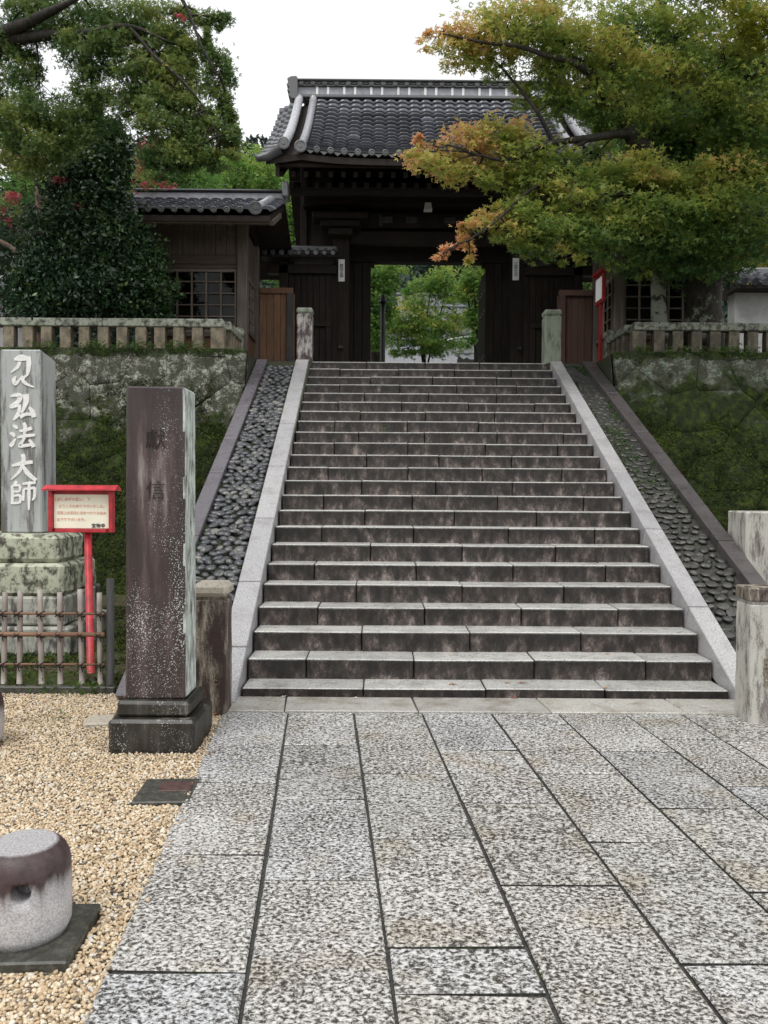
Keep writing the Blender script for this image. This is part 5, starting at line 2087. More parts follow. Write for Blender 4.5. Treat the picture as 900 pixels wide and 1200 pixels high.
bm = bmesh.new()
bx(bm, -0.028, 0.028, -0.012, 0.012, 0.0, 0.20, 0.004)
for v in bm.verts:
    if v.co.z > 0.15:
        v.co.x += 0.045
        v.co.z += v.co.x * 0.4
p = at(140, 828, 5.35)
o = obj('broken_board', mesh_from_bm('broken_board', bm, 'smooth_pink_bark'), None, (p.x, 5.30, 0.0), (0.1, 0.25, 0.2))
tag(o, 'small broken pinkish board leaning behind the maroon pillar base', 'board')
bm = bmesh.new()
bx(bm, -0.14, 0.10, -0.10, 0.10, -0.03, 0.012, 0.012)
p = at(125, 846, 5.25)
o = obj('flat_stone', mesh_from_bm('flat_stone', bm, 'cap_stone'), None, (p.x, 5.28, 0.0), (0, 0, 0.2))
tag(o, 'flat grey stone set in gravel left of the maroon pillar base', 'stone')

# ---- gravel pebbles (instanced stuff)
def scatter_pebbles():
    variants = []
    hid = bpy.data.collections.new('pebble_kinds')
    for k in range(4):
        bm = bmesh.new()
        bmesh.ops.create_icosphere(bm, subdivisions=2 if k < 2 else 1, radius=0.5)
        sd_ = random.uniform(0, 50)
        for v in bm.verts:
            n = mnoise.noise(v.co * 2.2 + Vector((sd_, 0, 0)))
            v.co *= 1 + 0.35 * n
            v.co.z *= 0.68
            v.co.x *= 1.15
        me = mesh_from_bm('pebble_shape', bm, 'pebble')
        o = bpy.data.objects.new('pebble_shape', me)
        hid.objects.link(o)
    # points
    def ok(x, y):
        e = -1.04 + 0.069 * (5.465 - y)
        if x > e + 0.012:
            return False
        if -1.54 < x < -1.04 and 4.66 < y < 5.19:
            return False
        if math.hypot(x + 1.175, y - 2.725) < 0.15 or math.hypot(x + 2.335, y - 4.78) < 0.15:
            return False
        if -1.375 < x < -0.965 and 2.525 < y < 2.90:
            return random.random() < 0.04
        if -1.18 < x < -0.89 and 3.88 < y < 4.21:
            return random.random() < 0.03
        return True
    pts = []
    dens = 0.0118
    y = 1.7
    while y < 6.02:
        xL = -445 / 970 * y - 0.35
        step = dens * (1.0 if y < 4 else 1.12)
        x = xL
        while x < -0.62:
            a, b = x + random.uniform(-.5, .5) * step, y + random.uniform(-.5, .5) * step
            if ok(a, b):
                pts.append((a, b, random.uniform(-0.022, -0.012)))
            x += step
        y += step
    # strays on the paving edge and along the stair post
    for _ in range(60):
        yy = random.uniform(2, 5.3)
        e = -1.04 + 0.069 * (5.465 - yy)
        pts.append((e + abs(random.gauss(0, 0.025)), yy, 0.003))
    for _ in range(900):
        pts.append((random.uniform(-1.3, -1.03), random.uniform(5.12, 5.5), random.uniform(-.02, -.008)))
    V = np.array(pts)
    me = bpy.data.meshes.new('gravel')
    me.vertices.add(len(V))
    me.vertices.foreach_set('co', V.astype(np.float32).ravel())
    me.update()
    o = bpy.data.objects.new('gravel', me)
    COL.objects.link(o)
    o['kind'] = 'stuff'
    o['label'] = 'tan and cream gravel left of the paving'
    ng = bpy.data.node_groups.new('gravel_nodes', 'GeometryNodeTree')
    ng.interface.new_socket('Geometry', in_out='INPUT', socket_type='NodeSocketGeometry')
    ng.interface.new_socket('Geometry', in_out='OUTPUT', socket_type='NodeSocketGeometry')
    N = ng.nodes
    gi, go = N.new('NodeGroupInput'), N.new('NodeGroupOutput')
    ci = N.new('GeometryNodeCollectionInfo')
    ci.inputs['Collection'].default_value = hid
    ci.inputs['Separate Children'].default_value = True
    ci.inputs['Reset Children'].default_value = True
    ip = N.new('GeometryNodeInstanceOnPoints')
    ip.inputs['Pick Instance'].default_value = True
    rv = N.new('FunctionNodeRandomValue'); rv.data_type = 'FLOAT_VECTOR'
    rv.inputs[0].default_value = (-0.7, -0.7, 0); rv.inputs[1].default_value = (0.7, 0.7, 6.28)
    rs = N.new('FunctionNodeRandomValue'); rs.data_type = 'FLOAT'
    rs.inputs[2].default_value = 0.009; rs.inputs[3].default_value = 0.0185
    rs.inputs['Seed'].default_value = 3
    L = ng.links
    L.new(gi.outputs[0], ip.inputs['Points'])
    L.new(ci.outputs[0], ip.inputs['Instance'])
    L.new(rv.outputs[0], ip.inputs['Rotation'])
    L.new(rs.outputs[1], ip.inputs['Scale'])
    L.new(ip.outputs[0], go.inputs[0])
    md = o.modifiers.new('scatter', 'NODES')
    md.node_group = ng
    print('pebbles', len(V))


scatter_pebbles()


# ================================================================== VEGETATION
def px_pad(px, py, Y, rx, rz, ry=None):
    c = at(px, py, Y)
    k = Y / 970
    return c, (rx * k, (ry if ry is not None else rx * 0.8) * k, rz * k)


def limb(parent, pts, rads, mat, name='branch', n=9, wob=0.03):
    """a bent tapering limb through world points"""
    P = [Vector(p) for p in pts]
    out, R = [], []
    for i in range(len(P) - 1):
        p0, p1, p2, p3 = P[max(i - 1, 0)], P[i], P[i + 1], P[min(i + 2, len(P) - 1)]
        for k in range(4):
            t = k / 4
            q = 0.5 * ((2 * p1) + (p2 - p0) * t + (2 * p0 - 5 * p1 + 4 * p2 - p3) * t * t + (3 * p1 - p0 - 3 * p2 + p3) * t ** 3)
            w = mnoise.noise_vector(q * 1.7) * wob
            out.append(q + w)
            R.append((rads[i] * (1 - t) + rads[i + 1] * t) * (1 + 0.15 * mnoise.noise(q * 5)))
    out.append(P[-1]); R.append(rads[-1])
    bm = bmesh.new()
    tube(bm, out, R, n)
    wbuild(name, bm, mat, parent)
    return out


def twig_mesh(parent, segs, mat):
    """many thin three-sided twigs as one mesh; segs: (a, b, r)"""
    V, F = [], []
    for a, b, r in segs:
        a, b = Vector(a), Vector(b)
        d = (b - a)
        if d.length < 0.02:
            continue
        n = 4
        pts = []
        for k in range(n + 1):
            t = k / n
            p = a.lerp(b, t) + Vector((0, 0, -0.10 * d.length * (4 * t * (1 - t)) * -0.6)) + mnoise.noise_vector((a.lerp(b, t)) * 3) * 0.05 * min(1, 4 * t * (1 - t)) * d.length
            pts.append(p)
        dd = d.normalized()
        u = dd.cross(Vector((0, 0, 1)))
        if u.length < 0.1:
            u = Vector((1, 0, 0))
        u.normalize()
        w = dd.cross(u)
        base = len(V)
        for k, p in enumerate(pts):
            rr = r * (1 - 0.75 * k / n)
            for j in range(3):
                th = 2 * PI * j / 3
                V.append((p + (u * math.cos(th) + w * math.sin(th)) * rr)[:])
        for k in range(n):
            for j in range(3):
                F.append((base + k * 3 + j, base + k * 3 + (j + 1) % 3, base + (k + 1) * 3 + (j + 1) % 3, base + (k + 1) * 3 + j))
    me = np_mesh('twigs', np.array(V), np.array(F), mat, smooth=True)
    me.transform(world_of(parent).inverted())
    o = obj('twigs', me, parent)
    o['kind'] = 'stuff'
    return o


def crown(parent, pads, size, dens, mat, shape='maple', hue_noise=0.12, bark='dark_bark', anchors=None, flat=0.55, name='crown', topgain=0.25, kdiv=560, twr=0.010, spr=0.42, dy=0.0):
    Ps, Hs, segs = [], [], []
    for pad in pads:
        px, py, Y, rx, rz, hue = pad[:6]
        mul = pad[6] if len(pad) > 6 else 1.0
        c, r = px_pad(px, py, Y, rx, rz)
        c = c + Vector((0, dy, 0))
        k_h = random.uniform(-0.08, 0.08)
        n = int(dens * rx * rz * mul)
        if n < 4:
            continue
        k = max(5, int(rx * rz / kdiv * 14))
        P, sub = clump_points(c, (r[0] * 1.05, r[1] * 1.1, r[2] * 1.22), n, k, spr, 0.85)
        zrel = (P[:, 2] - c.z) / max(r[2], 1e-3)
        h = hue + k_h + 0.16 * np.sin(P[:, 0] * 7.0 + P[:, 2] * 9.0) * np.sin(P[:, 1] * 6.0 + P[:, 0] * 3.0) + rng.normal(size=n) * hue_noise + topgain * zrel * 0.4
        Ps.append(P)
        Hs.append(h)
        if anchors:
            cc = Vector(c)
            a = min(anchors, key=lambda q: (Vector(q) - cc).length)
            if (Vector(a) - cc).length > 0.9 * (Y / 10):
                continue
            segs.append((a, cc, twr * 1.8))
            for sp in sub[: max(4, len(sub) // 2)]:
                segs.append((cc.lerp(Vector(a), random.uniform(0, .45)), Vector(sp), twr * 0.7))
    P = np.concatenate(Ps)
    H = np.clip(np.concatenate(Hs), 0, 1)
    o = leaves(name, P, size, H, mat, parent, shape, flat)
    if segs:
        twig_mesh(parent, segs, bark)
    return o


# ---- the big maple to the right
B = at(826, 378, 12.35)
t = thing('maple_tree', 'large spreading maple with orange tinted tips and a thick dark trunk behind the right balustrade', 'tree', (B.x, 12.35, TOPZ))
W = lambda px, py, Y: at(px, py, Y)
tr = limb(t, [Vector((B.x + 0.02, 12.35, TOPZ - 0.1)), W(824, 340, 12.3), W(828, 290, 12.2), W(826, 235, 12.1), W(800, 180, 11.9)], [0.34, 0.27, 0.25, 0.19, 0.14], 'patchy_bark', 'trunk', 14)
anch = list(tr)
for pts, rr in (
    ([W(826, 240, 12.1), W(790, 205, 11.6), W(745, 165, 11.1), W(700, 95, 10.8), W(665, 62, 10.6)], [0.15, 0.12, 0.10, 0.075, 0.03]),
    ([W(760, 172, 11.3), W(735, 158, 11.0), W(690, 162, 10.8), W(648, 166, 10.6), W(600, 186, 10.5), W(560, 182, 10.4)], [0.075, 0.06, 0.048, 0.04, 0.025, 0.012]),
    ([W(690, 162, 10.8), W(668, 176, 10.7), W(650, 205, 10.6), W(612, 232, 10.5), W(575, 262, 10.4), W(540, 285, 10.3)], [0.035, 0.03, 0.025, 0.02, 0.014, 0.008]),
    ([W(650, 166, 10.6), W(630, 130, 10.5), W(606, 98, 10.5), W(575, 60, 10.5)], [0.03, 0.024, 0.016, 0.008]),
    ([W(800, 180, 11.9), W(792, 120, 11.8), W(780, 60, 11.7), W(770, -30, 11.6)], [0.14, 0.12, 0.09, 0.05]),
    ([W(800, 175, 11.9), W(840, 130, 11.4), W(872, 95, 11.0), W(920, 60, 10.8)], [0.12, 0.09, 0.06, 0.03]),
    ([W(828, 260, 12.2), W(870, 215, 11.8), W(905, 190, 11.4), W(960, 160, 11.2)], [0.13, 0.10, 0.07, 0.03]),
    ([W(700, 95, 10.8), W(672, 72, 10.4), W(620, 58, 10.2), W(560, 46, 10.1), W(520, 40, 10.1)], [0.05, 0.04, 0.028, 0.016, 0.008]),
    ([W(826, 235, 12.1), W(780, 232, 11.4), W(730, 226, 10.9), W(680, 240, 10.7), W(650, 262, 10.6)], [0.08, 0.06, 0.045, 0.03, 0.012]),
):
    anch += limb(t, pts, rr, 'dark_bark', 'branch', 9, 0.05)
pads = [
    (497, 172, 10.6, 30, 12, .93), (520, 186, 10.5, 34, 15, .90), (548, 165, 10.5, 36, 18, .84), (580, 158, 10.5, 34, 20, .74), (560, 200, 10.5, 34, 13, .72),
    (604, 178, 10.5, 36, 24, .60), (640, 182, 10.6, 34, 22, .50), (620, 205, 10.6, 40, 16, .48), (488, 160, 10.6, 14, 6, .95), (598, 152, 10.5, 26, 14, .68),
    (512, 34, 10.1, 22, 9, .90), (535, 48, 10.1, 30, 16, .82), (562, 30, 10.1, 36, 22, .75), (600, 24, 10.2, 42, 26, .66), (590, 66, 10.4, 26, 14, .55), (560, 66, 10.3, 22, 9, .6),
    (645, 28, 10.3, 46, 28, .52), (640, 70, 10.4, 36, 24, .50), (690, 40, 10.5, 46, 28, .58), (690, 100, 10.6, 36, 26, .48), (655, 112, 10.6, 30, 20, .42), (620, 108, 10.5, 18, 14, .45),
    (735, 70, 10.7, 44, 30, .62), (740, 20, 10.8, 46, 26, .42), (800, 30, 11.0, 46, 30, .38), (785, 80, 10.9, 44, 26, .60), (850, 60, 10.8, 46, 32, .50), (895, 40, 10.8, 40, 40, .55),
    (845, 115, 10.9, 46, 28, .44), (890, 140, 10.9, 40, 34, .45), (740, 125, 10.8, 40, 26, .38), (705, 130, 10.8, 26, 14, .42), (780, 140, 11.2, 44, 26, .30),
    (745, 190, 10.7, 46, 16, .50), (765, 202, 10.6, 34, 9, .80), (715, 205, 10.7, 34, 16, .42), (665, 212, 10.6, 40, 20, .44), (690, 232, 10.6, 44, 18, .38), (640, 232, 10.5, 40, 18, .50),
    (608, 240, 10.4, 30, 16, .62), (582, 252, 10.4, 24, 14, .70), (560, 262, 10.3, 18, 11, .82), (548, 279, 10.3, 15, 10, .92), (530, 290, 10.3, 12, 8, .98), (552, 292, 10.3, 9, 10, .95), (516, 296, 10.3, 8, 5, 1.0),
    (541, 258, 10.3, 6, 4, 1.0), (600, 270, 10.4, 26, 12, .50), (628, 268, 10.5, 34, 18, .42), (665, 265, 10.5, 44, 20, .36), (625, 288, 10.5, 24, 8, .40), (700, 272, 10.5, 36, 18, .30), (735, 262, 10.6, 44, 20, .32),
    (715, 292, 10.6, 22, 9, .28), (770, 245, 10.6, 48, 20, .34), (780, 275, 10.7, 46, 18, .20), (820, 240, 10.7, 50, 20, .36), (830, 272, 10.8, 46, 20, .22), (870, 240, 10.8, 44, 24, .34), (880, 275, 10.9, 40, 20, .24),
    (800, 200, 10.8, 44, 18, .40), (850, 205, 10.8, 44, 18, .62), (885, 190, 10.9, 36, 24, .44), (820, 165, 11.3, 50, 26, .26), (850, 300, 11.0, 40, 12, .14), (770, 298, 11.0, 36, 12, .12),
    (745, 225, 11.5, 60, 40, .15), (820, 230, 11.9, 60, 50, .10), (700, 180, 11.2, 30, 20, .30, .6), (940, 100, 11, 50, 80, .4, .5), (950, 220, 11, 50, 50, .3, .5), (800, -20, 11, 120, 25, .4, .4), (640, -14, 10.5, 90, 14, .6, .5),
]
pads += [(632, 298, 10.5, 14, 7, .35, .7), (680, 300, 10.5, 16, 8, .4, .7), (722, 308, 10.6, 14, 6, .25, .6), (762, 318, 10.9, 13, 6, .3, .6), (795, 312, 10.9, 18, 6, .2, .6), (838, 318, 11, 16, 8, .3, .6), (605, 282, 10.4, 12, 6, .5, .7), (655, 290, 10.4, 16, 8, .45, .8)]
# boughs beyond the frame to the right and overhead, which shade the right-hand wall
pads += [(980, 60, 9.5, 80, 50, .4, .35), (1060, 160, 9.0, 90, 50, .4, .35), (960, -90, 9.0, 90, 50, .4, .35), (820, -130, 9.0, 90, 50, .4, .35), (1120, 20, 8.5, 90, 60, .4, .3), (1000, 240, 9.6, 60, 30, .3, .35), (700, -120, 9.2, 70, 30, .4, .3)]
pads += [(745, 285, 11.7, 40, 26, .10), (800, 300, 11.7, 50, 26, .08), (690, 255, 11.3, 40, 24, .2), (770, 170, 11.6, 50, 34, .12), (860, 180, 11.8, 50, 60, .12), (870, 290, 11.6, 40, 26, .12)]
crown(t, [(p[0], p[1], p[2], p[3], p[4], max(0.0, p[5] - 0.05)) + tuple(p[6:]) for p in pads], 0.060, 1.22, 'maple_leaf', 'maple', anchors=anch, hue_noise=0.12, flat=0.5, kdiv=300, spr=0.33, dy=0.20, topgain=0.30)

# slim lichened trunk in front of it
Bq = at(772, 378, 12.3)
t = thing('maple_tree', 'slender maple with pale lichen covered trunk between right balustrade and lattice window', 'tree', (Bq.x, 12.3, TOPZ))
a2 = limb(t, [Vector((Bq.x, 12.3, TOPZ - 0.1)), W(772, 350, 12.3), W(774, 310, 12.3), W(777, 270, 12.2), W(770, 235, 12.0), W(752, 215, 11.8)], [0.125, 0.115, 0.105, 0.09, 0.06, 0.03], 'lichen_bark', 'trunk', 12)
a2 += limb(t, [W(777, 262, 12.2), W(800, 230, 12.0), W(815, 200, 11.9)], [0.06, 0.04, 0.015], 'dark_bark', 'branch', 8)
crown(t, [(760, 285, 11.7, 40, 12, .18), (735, 250, 11.5, 34, 14, .22), (800, 262, 11.6, 40, 14, .16), (790, 292, 11.6, 34, 8, .12)], 0.047, 1.1, 'maple_leaf', 'maple', anchors=a2)

# yellow tree showing at the upper right corner
Bq = at(930, 390, 14.2)
t = thing('tree', 'yellow green tree in the top right corner above the orange tinted maple', 'tree', (Bq.x, 14.2, TOPZ))
a3 = limb(t, [Vector((Bq.x, 14.2, TOPZ - 0.1)), W(915, 200, 14.0), W(890, 60, 13.6)], [0.2, 0.15, 0.05], 'dark_bark', 'trunk', 10)
crown(t, [(875, 18, 10.4, 26, 22, .5), (895, 45, 10.5, 20, 14, .6), (870, -10, 11, 50, 16, .4)], 0.055, 1.3, 'yellow_leaf', 'maple', anchors=None)

# ---- the left tree reaching in over the gatehouse
Bq = at(-70, 400, 12.6)
t = thing('maple_tree', 'big olive leaved tree arching in from the upper left corner with hanging foliage', 'tree', (Bq.x, 12.6, TOPZ))
a4 = limb(t, [Vector((Bq.x, 12.6, TOPZ - 0.1)), W(-72, 250, 12.2), W(-50, 120, 11.5), W(-20, 60, 10.8)], [0.30, 0.24, 0.19, 0.14], 'dark_bark', 'trunk', 12)
for pts, rr in (([W(-20, 60, 10.8), W(10, 35, 10.4), W(40, 22, 10.2), W(75, 5, 10.0), (W(110, -20, 10.0))], [0.10, 0.08, 0.06, 0.035, 0.015]),
                ([W(-30, 80, 11.0), W(10, 48, 10.5), W(50, 42, 10.3), W(100, 38, 10.1), W(150, 34, 10.0), W(200, 50, 9.9)], [0.10, 0.08, 0.06, 0.045, 0.03, 0.012]),
                ([W(150, 34, 10.0), W(175, 60, 9.9), W(210, 90, 9.8), W(240, 130, 9.8), W(258, 165, 9.8)], [0.025, 0.02, 0.016, 0.01, 0.006]),
                ([W(200, -20, 9.9), W(225, 15, 9.9), W(236, 55, 9.8), W(258, 90, 9.8)], [0.03, 0.02, 0.012, 0.006])):
    a4 += limb(t, pts, rr, 'dark_bark', 'branch', 8, 0.05)
pads = [(15, -5, 10.3, 40, 22, .35), (60, 18, 10.2, 36, 18, .3), (105, 8, 10.1, 40, 20, .35), (150, 10, 10.0, 40, 20, .45), (195, 12, 9.9, 34, 18, .55), (232, 5, 9.9, 24, 12, .5, .8), (262, 12, 9.9, 13, 12, .5, .7),
        (12, 45, 10.4, 30, 18, .3), (20, 80, 10.3, 22, 22, .4), (95, 50, 10.0, 34, 26, .3), (135, 45, 10.0, 38, 26, .4), (180, 50, 9.9, 36, 26, .6), (215, 50, 9.9, 22, 24, .62), (200, 85, 9.8, 34, 28, .6),
        (165, 85, 9.9, 34, 26, .45), (100, 95, 10.0, 30, 20, .35), (90, 130, 10.2, 34, 26, .35), (40, 120, 10.3, 38, 24, .45), (10, 140, 10.4, 36, 26, .5), (50, 160, 10.4, 40, 24, .55), (20, 175, 10.5, 36, 20, .75),
        (185, 125, 9.8, 36, 26, .5), (225, 112, 9.8, 30, 18, .5), (250, 75, 9.8, 20, 28, .42), (264, 110, 9.8, 14, 26, .45), (245, 145, 9.8, 32, 24, .48), (268, 150, 9.8, 11, 24, .55), (215, 160, 9.8, 36, 26, .45),
        (180, 165, 9.9, 30, 22, .4), (250, 178, 9.8, 24, 10, .42), (210, 182, 9.8, 26, 12, .38), (238, 184, 9.8, 16, 10, .35), (180, 196, 9.8, 14, 8, .3, .6), (140, 105, 10.0, 34, 20, .4, .6), (130, 135, 10.1, 30, 14, .35, .5), (236, 38, 9.8, 9, 26, .4), (-30, 100, 11, 50, 80, .35, .6), (60, -30, 10.5, 120, 14, .4, .5)]
crown(t, [(p[0], p[1], p[2], p[3] * 0.92, p[4] * 0.92, max(0.0, p[5] - 0.08)) + tuple(p[6:]) for p in pads], 0.046, 2.7, 'olive_leaf', 'maple', anchors=a4, hue_noise=0.16, flat=0.2, spr=0.36, kdiv=300, dy=0.25)

# ---- dark camellia in front of the left gatehouse
Bq = at(120, 400, 12.15)
t = thing('camellia_shrub', 'tall glossy dark green camellia growing behind the left balustrade in front of the gatehouse', 'shrub', (Bq.x, 12.15, TOPZ))
a5 = limb(t, [Vector((Bq.x, 12.15, TOPZ - 0.05)), W(118, 340, 12.15), W(112, 260, 12.15), W(120, 180, 12.1)], [0.09, 0.07, 0.05, 0.02], 'dark_bark', 'trunk', 8)
a5 += limb(t, [W(118, 340, 12.15), W(80, 310, 12.1), W(40, 297, 12.0)], [0.04, 0.03, 0.02], 'dark_bark', 'branch', 7)
pads = [(122, 165, 12.1, 26, 26, .45), (105, 205, 12.1, 36, 30, .5), (128, 196, 12.1, 18, 26, .55), (122, 250, 12.0, 34, 28, .4), (90, 255, 12.0, 36, 32, .45), (152, 275, 12.1, 18, 18, .5), (60, 290, 12.1, 30, 18, .3),
        (70, 330, 12.0, 46, 30, .3), (120, 300, 11.95, 48, 36, .3), (160, 300, 12.0, 26, 30, .45), (30, 345, 12.1, 32, 16, .55), (120, 345, 11.95, 56, 26, .35), (165, 345, 11.95, 26, 26, .5), (70, 360, 12.0, 44, 14, .25),
        (180, 315, 12.0, 10, 18, .6), (150, 368, 12.0, 34, 8, .4), (112, 132, 12.1, 14, 14, .5), (135, 158, 12.1, 9, 12, .5), (78, 225, 12.1, 24, 24, .4), (45, 310, 12.1, 26, 20, .4), (175, 345, 12.0, 22, 30, .5), (60, 372, 12.1, 60, 10, .3), (118, 190, 12.1, 24, 26, .45), (60, 265, 12.1, 26, 16, .45), (35, 330, 12.1, 30, 16, .5), (70, 195, 12.1, 12, 10, .5), (88, 178, 12.1, 10, 14, .5), (140, 228, 12.1, 12, 16, .5), (195, 335, 12.3, 14, 26, .6, .5), (190, 300, 12.3, 9, 9, .6, .5), (185, 365, 12.1, 16, 9, .5)]
crown(t, pads, 0.075, 2.8, 'camellia_leaf', 'oval', anchors=a5, hue_noise=0.28, flat=0.3, spr=0.5)

# ---- behind the camellia: light maple, pink-barked branch tree, crape myrtle flowers
Bq = at(48, 400, 14.0)
t = thing('crape_myrtle', 'thin pink barked tree with scattered red flower sprays behind the camellia', 'tree', (at(46, 400, 13.4).x, 13.4, TOPZ))
a6 = limb(t, [Vector((at(46, 400, 13.4).x, 13.4, TOPZ - .05)), W(47, 340, 13.4), W(47, 262, 13.3), W(44, 205, 13.2)], [0.07, 0.06, 0.05, 0.03], 'smooth_pink_bark', 'trunk', 8)
a6 += limb(t, [W(-40, 262, 12.6), W(5, 285, 12.5), W(20, 294, 12.5), W(43, 297, 12.5)], [0.035, 0.032, 0.028, 0.022], 'smooth_pink_bark', 'branch', 8)
a6 += limb(t, [W(44, 205, 13.2), W(20, 190, 13.2), W(-5, 180, 13.1)], [0.02, 0.014, 0.008], 'smooth_pink_bark', 'branch', 6)
a6 += limb(t, [W(44, 240, 13.3), W(90, 210, 13.4), W(150, 190, 13.6), W(180, 190, 13.6)], [0.03, 0.025, 0.016, 0.008], 'smooth_pink_bark', 'branch', 6)
pf = [(18, 228, 12.6, 8, 7, .5), (3, 256, 12.6, 6, 7, .4), (73, 212, 11.8, 5, 5, .6), (92, 245, 11.7, 4, 4, .6), (44, 190, 13, 10, 6, .8), (170, 140, 13.2, 5, 6, .6), (172, 190, 13.4, 9, 14, .6), (160, 217, 13.4, 10, 5, .5), (195, 216, 13.4, 14, 4, .7), (60, 160, 12.8, 4, 4, .8), (180, 175, 13.4, 5, 6, .5), (212, 20, 9.75, 4, 3, .8)]
crown(t, [(a, b, c_, d * 1.5, e * 1.4, h) for a, b, c_, d, e, h in pf], 0.042, 1.0, 'flower_red', 'tuft', name='flowers', hue_noise=0.3)
crown(t, [(15, 245, 12.8, 24, 14, .6), (60, 215, 13.2, 40, 14, .5, .6), (165, 200, 13.5, 26, 22, .5, .6)], 0.05, 0.9, 'olive_leaf', 'oval', anchors=a6, name='crown')

Bq = at(20, 400, 16.5)
t = thing('maple_tree', 'light yellowish green maple behind the crape myrtle at the left edge', 'tree', (Bq.x, 16.5, TOPZ))
a7 = limb(t, [Vector((Bq.x, 16.5, TOPZ - 0.05)), W(22, 300, 16.4), W(30, 200, 16.2)], [0.12, 0.10, 0.05], 'patchy_bark', 'trunk', 8)
crown(t, [(10, 175, 16, 50, 26, .55), (60, 165, 16, 50, 26, .5), (30, 205, 16, 56, 22, .35), (100, 175, 16, 40, 30, .4), (-10, 225, 16, 40, 20, .3), (70, 225, 16, 50, 20, .25)], 0.075, 0.75, 'bright_leaf', 'maple', anchors=a7)
Bq = at(10, 400, 15.0)
t = thing('pine_tree', 'low spreading conifer with layered green boughs behind the camellia at the left edge', 'tree', (Bq.x, 15.0, TOPZ))
a8 = limb(t, [Vector((Bq.x, 15.0, TOPZ - 0.05)), W(10, 330, 15), W(15, 250, 15)], [0.10, 0.08, 0.04], 'dark_bark', 'trunk', 8)
crown(t, [(20, 268, 14.4, 44, 9, .7), (45, 282, 14.4, 40, 8, .6), (0, 292, 14.4, 40, 9, .5), (0, 315, 14.5, 40, 12, .3), (20, 250, 14.8, 40, 12, .2)], 0.07, 1.2, 'far_leaf', 'pair', anchors=a8, flat=0.75)

# ---- trees behind the left gatehouse, behind the right one and beyond
def back_tree(px, Y, base_py, pads, label, mat, size, dens=0.55, bark='dark_bark', shape='maple', name='tree', rad=0.16, group=None):
    X = at(px, 400, Y).x
    t = thing(name, label, 'tree', (X, Y, TOPZ))
    if group:
        t['group'] = group
    top = at(px, base_py, Y)
    a = limb(t, [Vector((X, Y, TOPZ - 0.1)), Vector((X, Y, TOPZ)).lerp(top, 0.55), top], [rad, rad * 0.75, rad * 0.3], bark, 'trunk', 8)
    # a few limbs
    for p in pads[:3]:
        c = at(p[0], p[1], p[2])
        a += limb(t, [a[len(a) // 3], a[len(a) // 3].lerp(c, 0.5) + Vector((0, 0, -0.1)), c], [rad * 0.4, rad * 0.28, rad * 0.1], bark, 'branch', 6)
    crown(t, pads, size, dens * 2.6, mat, shape, anchors=a, twr=0.012 * Y / 20, kdiv=220, flat=0.35)
    return t


back_tree(205, 22, 230, [(190, 200, 22, 34, 22, .3), (215, 188, 22, 30, 18, .4), (170, 210, 22, 30, 18, .3), (235, 212, 22, 26, 14, .3)], 'darker green tree directly above the left gatehouse roof', 'bright_leaf', 0.10)
back_tree(275, 25, 215, [(262, 200, 25, 30, 16, .4), (290, 198, 25, 30, 18, .45), (310, 205, 25, 26, 18, .5), (280, 218, 25, 40, 12, .4), (330, 220, 25, 20, 18, .35)], 'fresh green maple between the left gatehouse roof and the gate eaves', 'bright_leaf', 0.10, 0.7)
back_tree(345, 21, 260, [(340, 250, 21, 14, 30, .3), (350, 280, 21, 14, 30, .3), (330, 320, 21, 20, 20, .35), (345, 225, 21, 12, 20, .3), (322, 300, 21, 14, 30, .3)], 'green tree filling the gap between the left gatehouse and the gate', 'bright_leaf', 0.09, 0.9)
back_tree(690, 21, 330, [(690, 330, 21, 22, 20, .4), (670, 300, 21, 22, 24, .4), (690, 290, 21, 26, 24, .35), (700, 250, 21, 30, 30, .3), (660, 150, 21, 30, 30, .5), (700, 180, 21, 40, 40, .3)], 'green tree in the gap between the gate and the right gatehouse', 'bright_leaf', 0.09, 0.6)
back_tree(868, 26, 250, [(865, 292, 26, 26, 20, .9), (890, 300, 26, 26, 20, .85), (850, 270, 26, 30, 20, .8), (880, 260, 26, 40, 24, .6), (905, 280, 26, 30, 40, .8)], 'bright yellow green tree behind the white wall at the far right', 'bright_leaf', 0.10, 0.8)
back_tree(780, 24, 200, [(700, 120, 24, 60, 40, .2), (780, 100, 24, 60, 60, .2), (860, 120, 24, 60, 60, .2), (820, 200, 24, 80, 60, .15), (740, 200, 24, 50, 60, .15), (900, 200, 24, 40, 70, .15), (640, 165, 24, 14, 14, .3)], 'tall dark green tree rising behind the right gatehouse roof', 'far_leaf', 0.14, 0.5, shape='pair')

# seen through the gate
back_tree(440, 20.5, 350, [(444, 335, 20, 20, 22, .35), (440, 365, 20, 18, 22, .3), (452, 318, 20, 22, 10, .45), (436, 395, 20, 16, 14, .35), (447, 350, 19.8, 12, 18, .25)], 'dense green maple just inside the gate on the left', 'bright_leaf', 0.075, 1.5)
back_tree(497, 22, 370, [(490, 356, 21.5, 20, 12, .6), (505, 336, 21.5, 20, 13, .5), (524, 332, 21.5, 24, 15, .55), (484, 376, 21.5, 32, 15, .68), (508, 370, 21.5, 30, 13, .6), (530, 384, 21.5, 22, 10, .6), (478, 340, 21.5, 10, 8, .5), (515, 408, 21.5, 30, 8, .4), (490, 405, 21.5, 26, 8, .45), (470, 395, 21.5, 26, 10, .5), (500, 392, 21.5, 26, 10, .45),
                         (528, 350, 21.5, 16, 10, .5), (522, 402, 21.5, 26, 9, .4), (540, 372, 21.5, 14, 8, .95), (455, 385, 21.5, 18, 14, .5), (468, 412, 21.5, 16, 6, .4)], 'yellow green spreading maple in the middle of the gate opening', 'bright_leaf', 0.07, 1.25, rad=0.08)
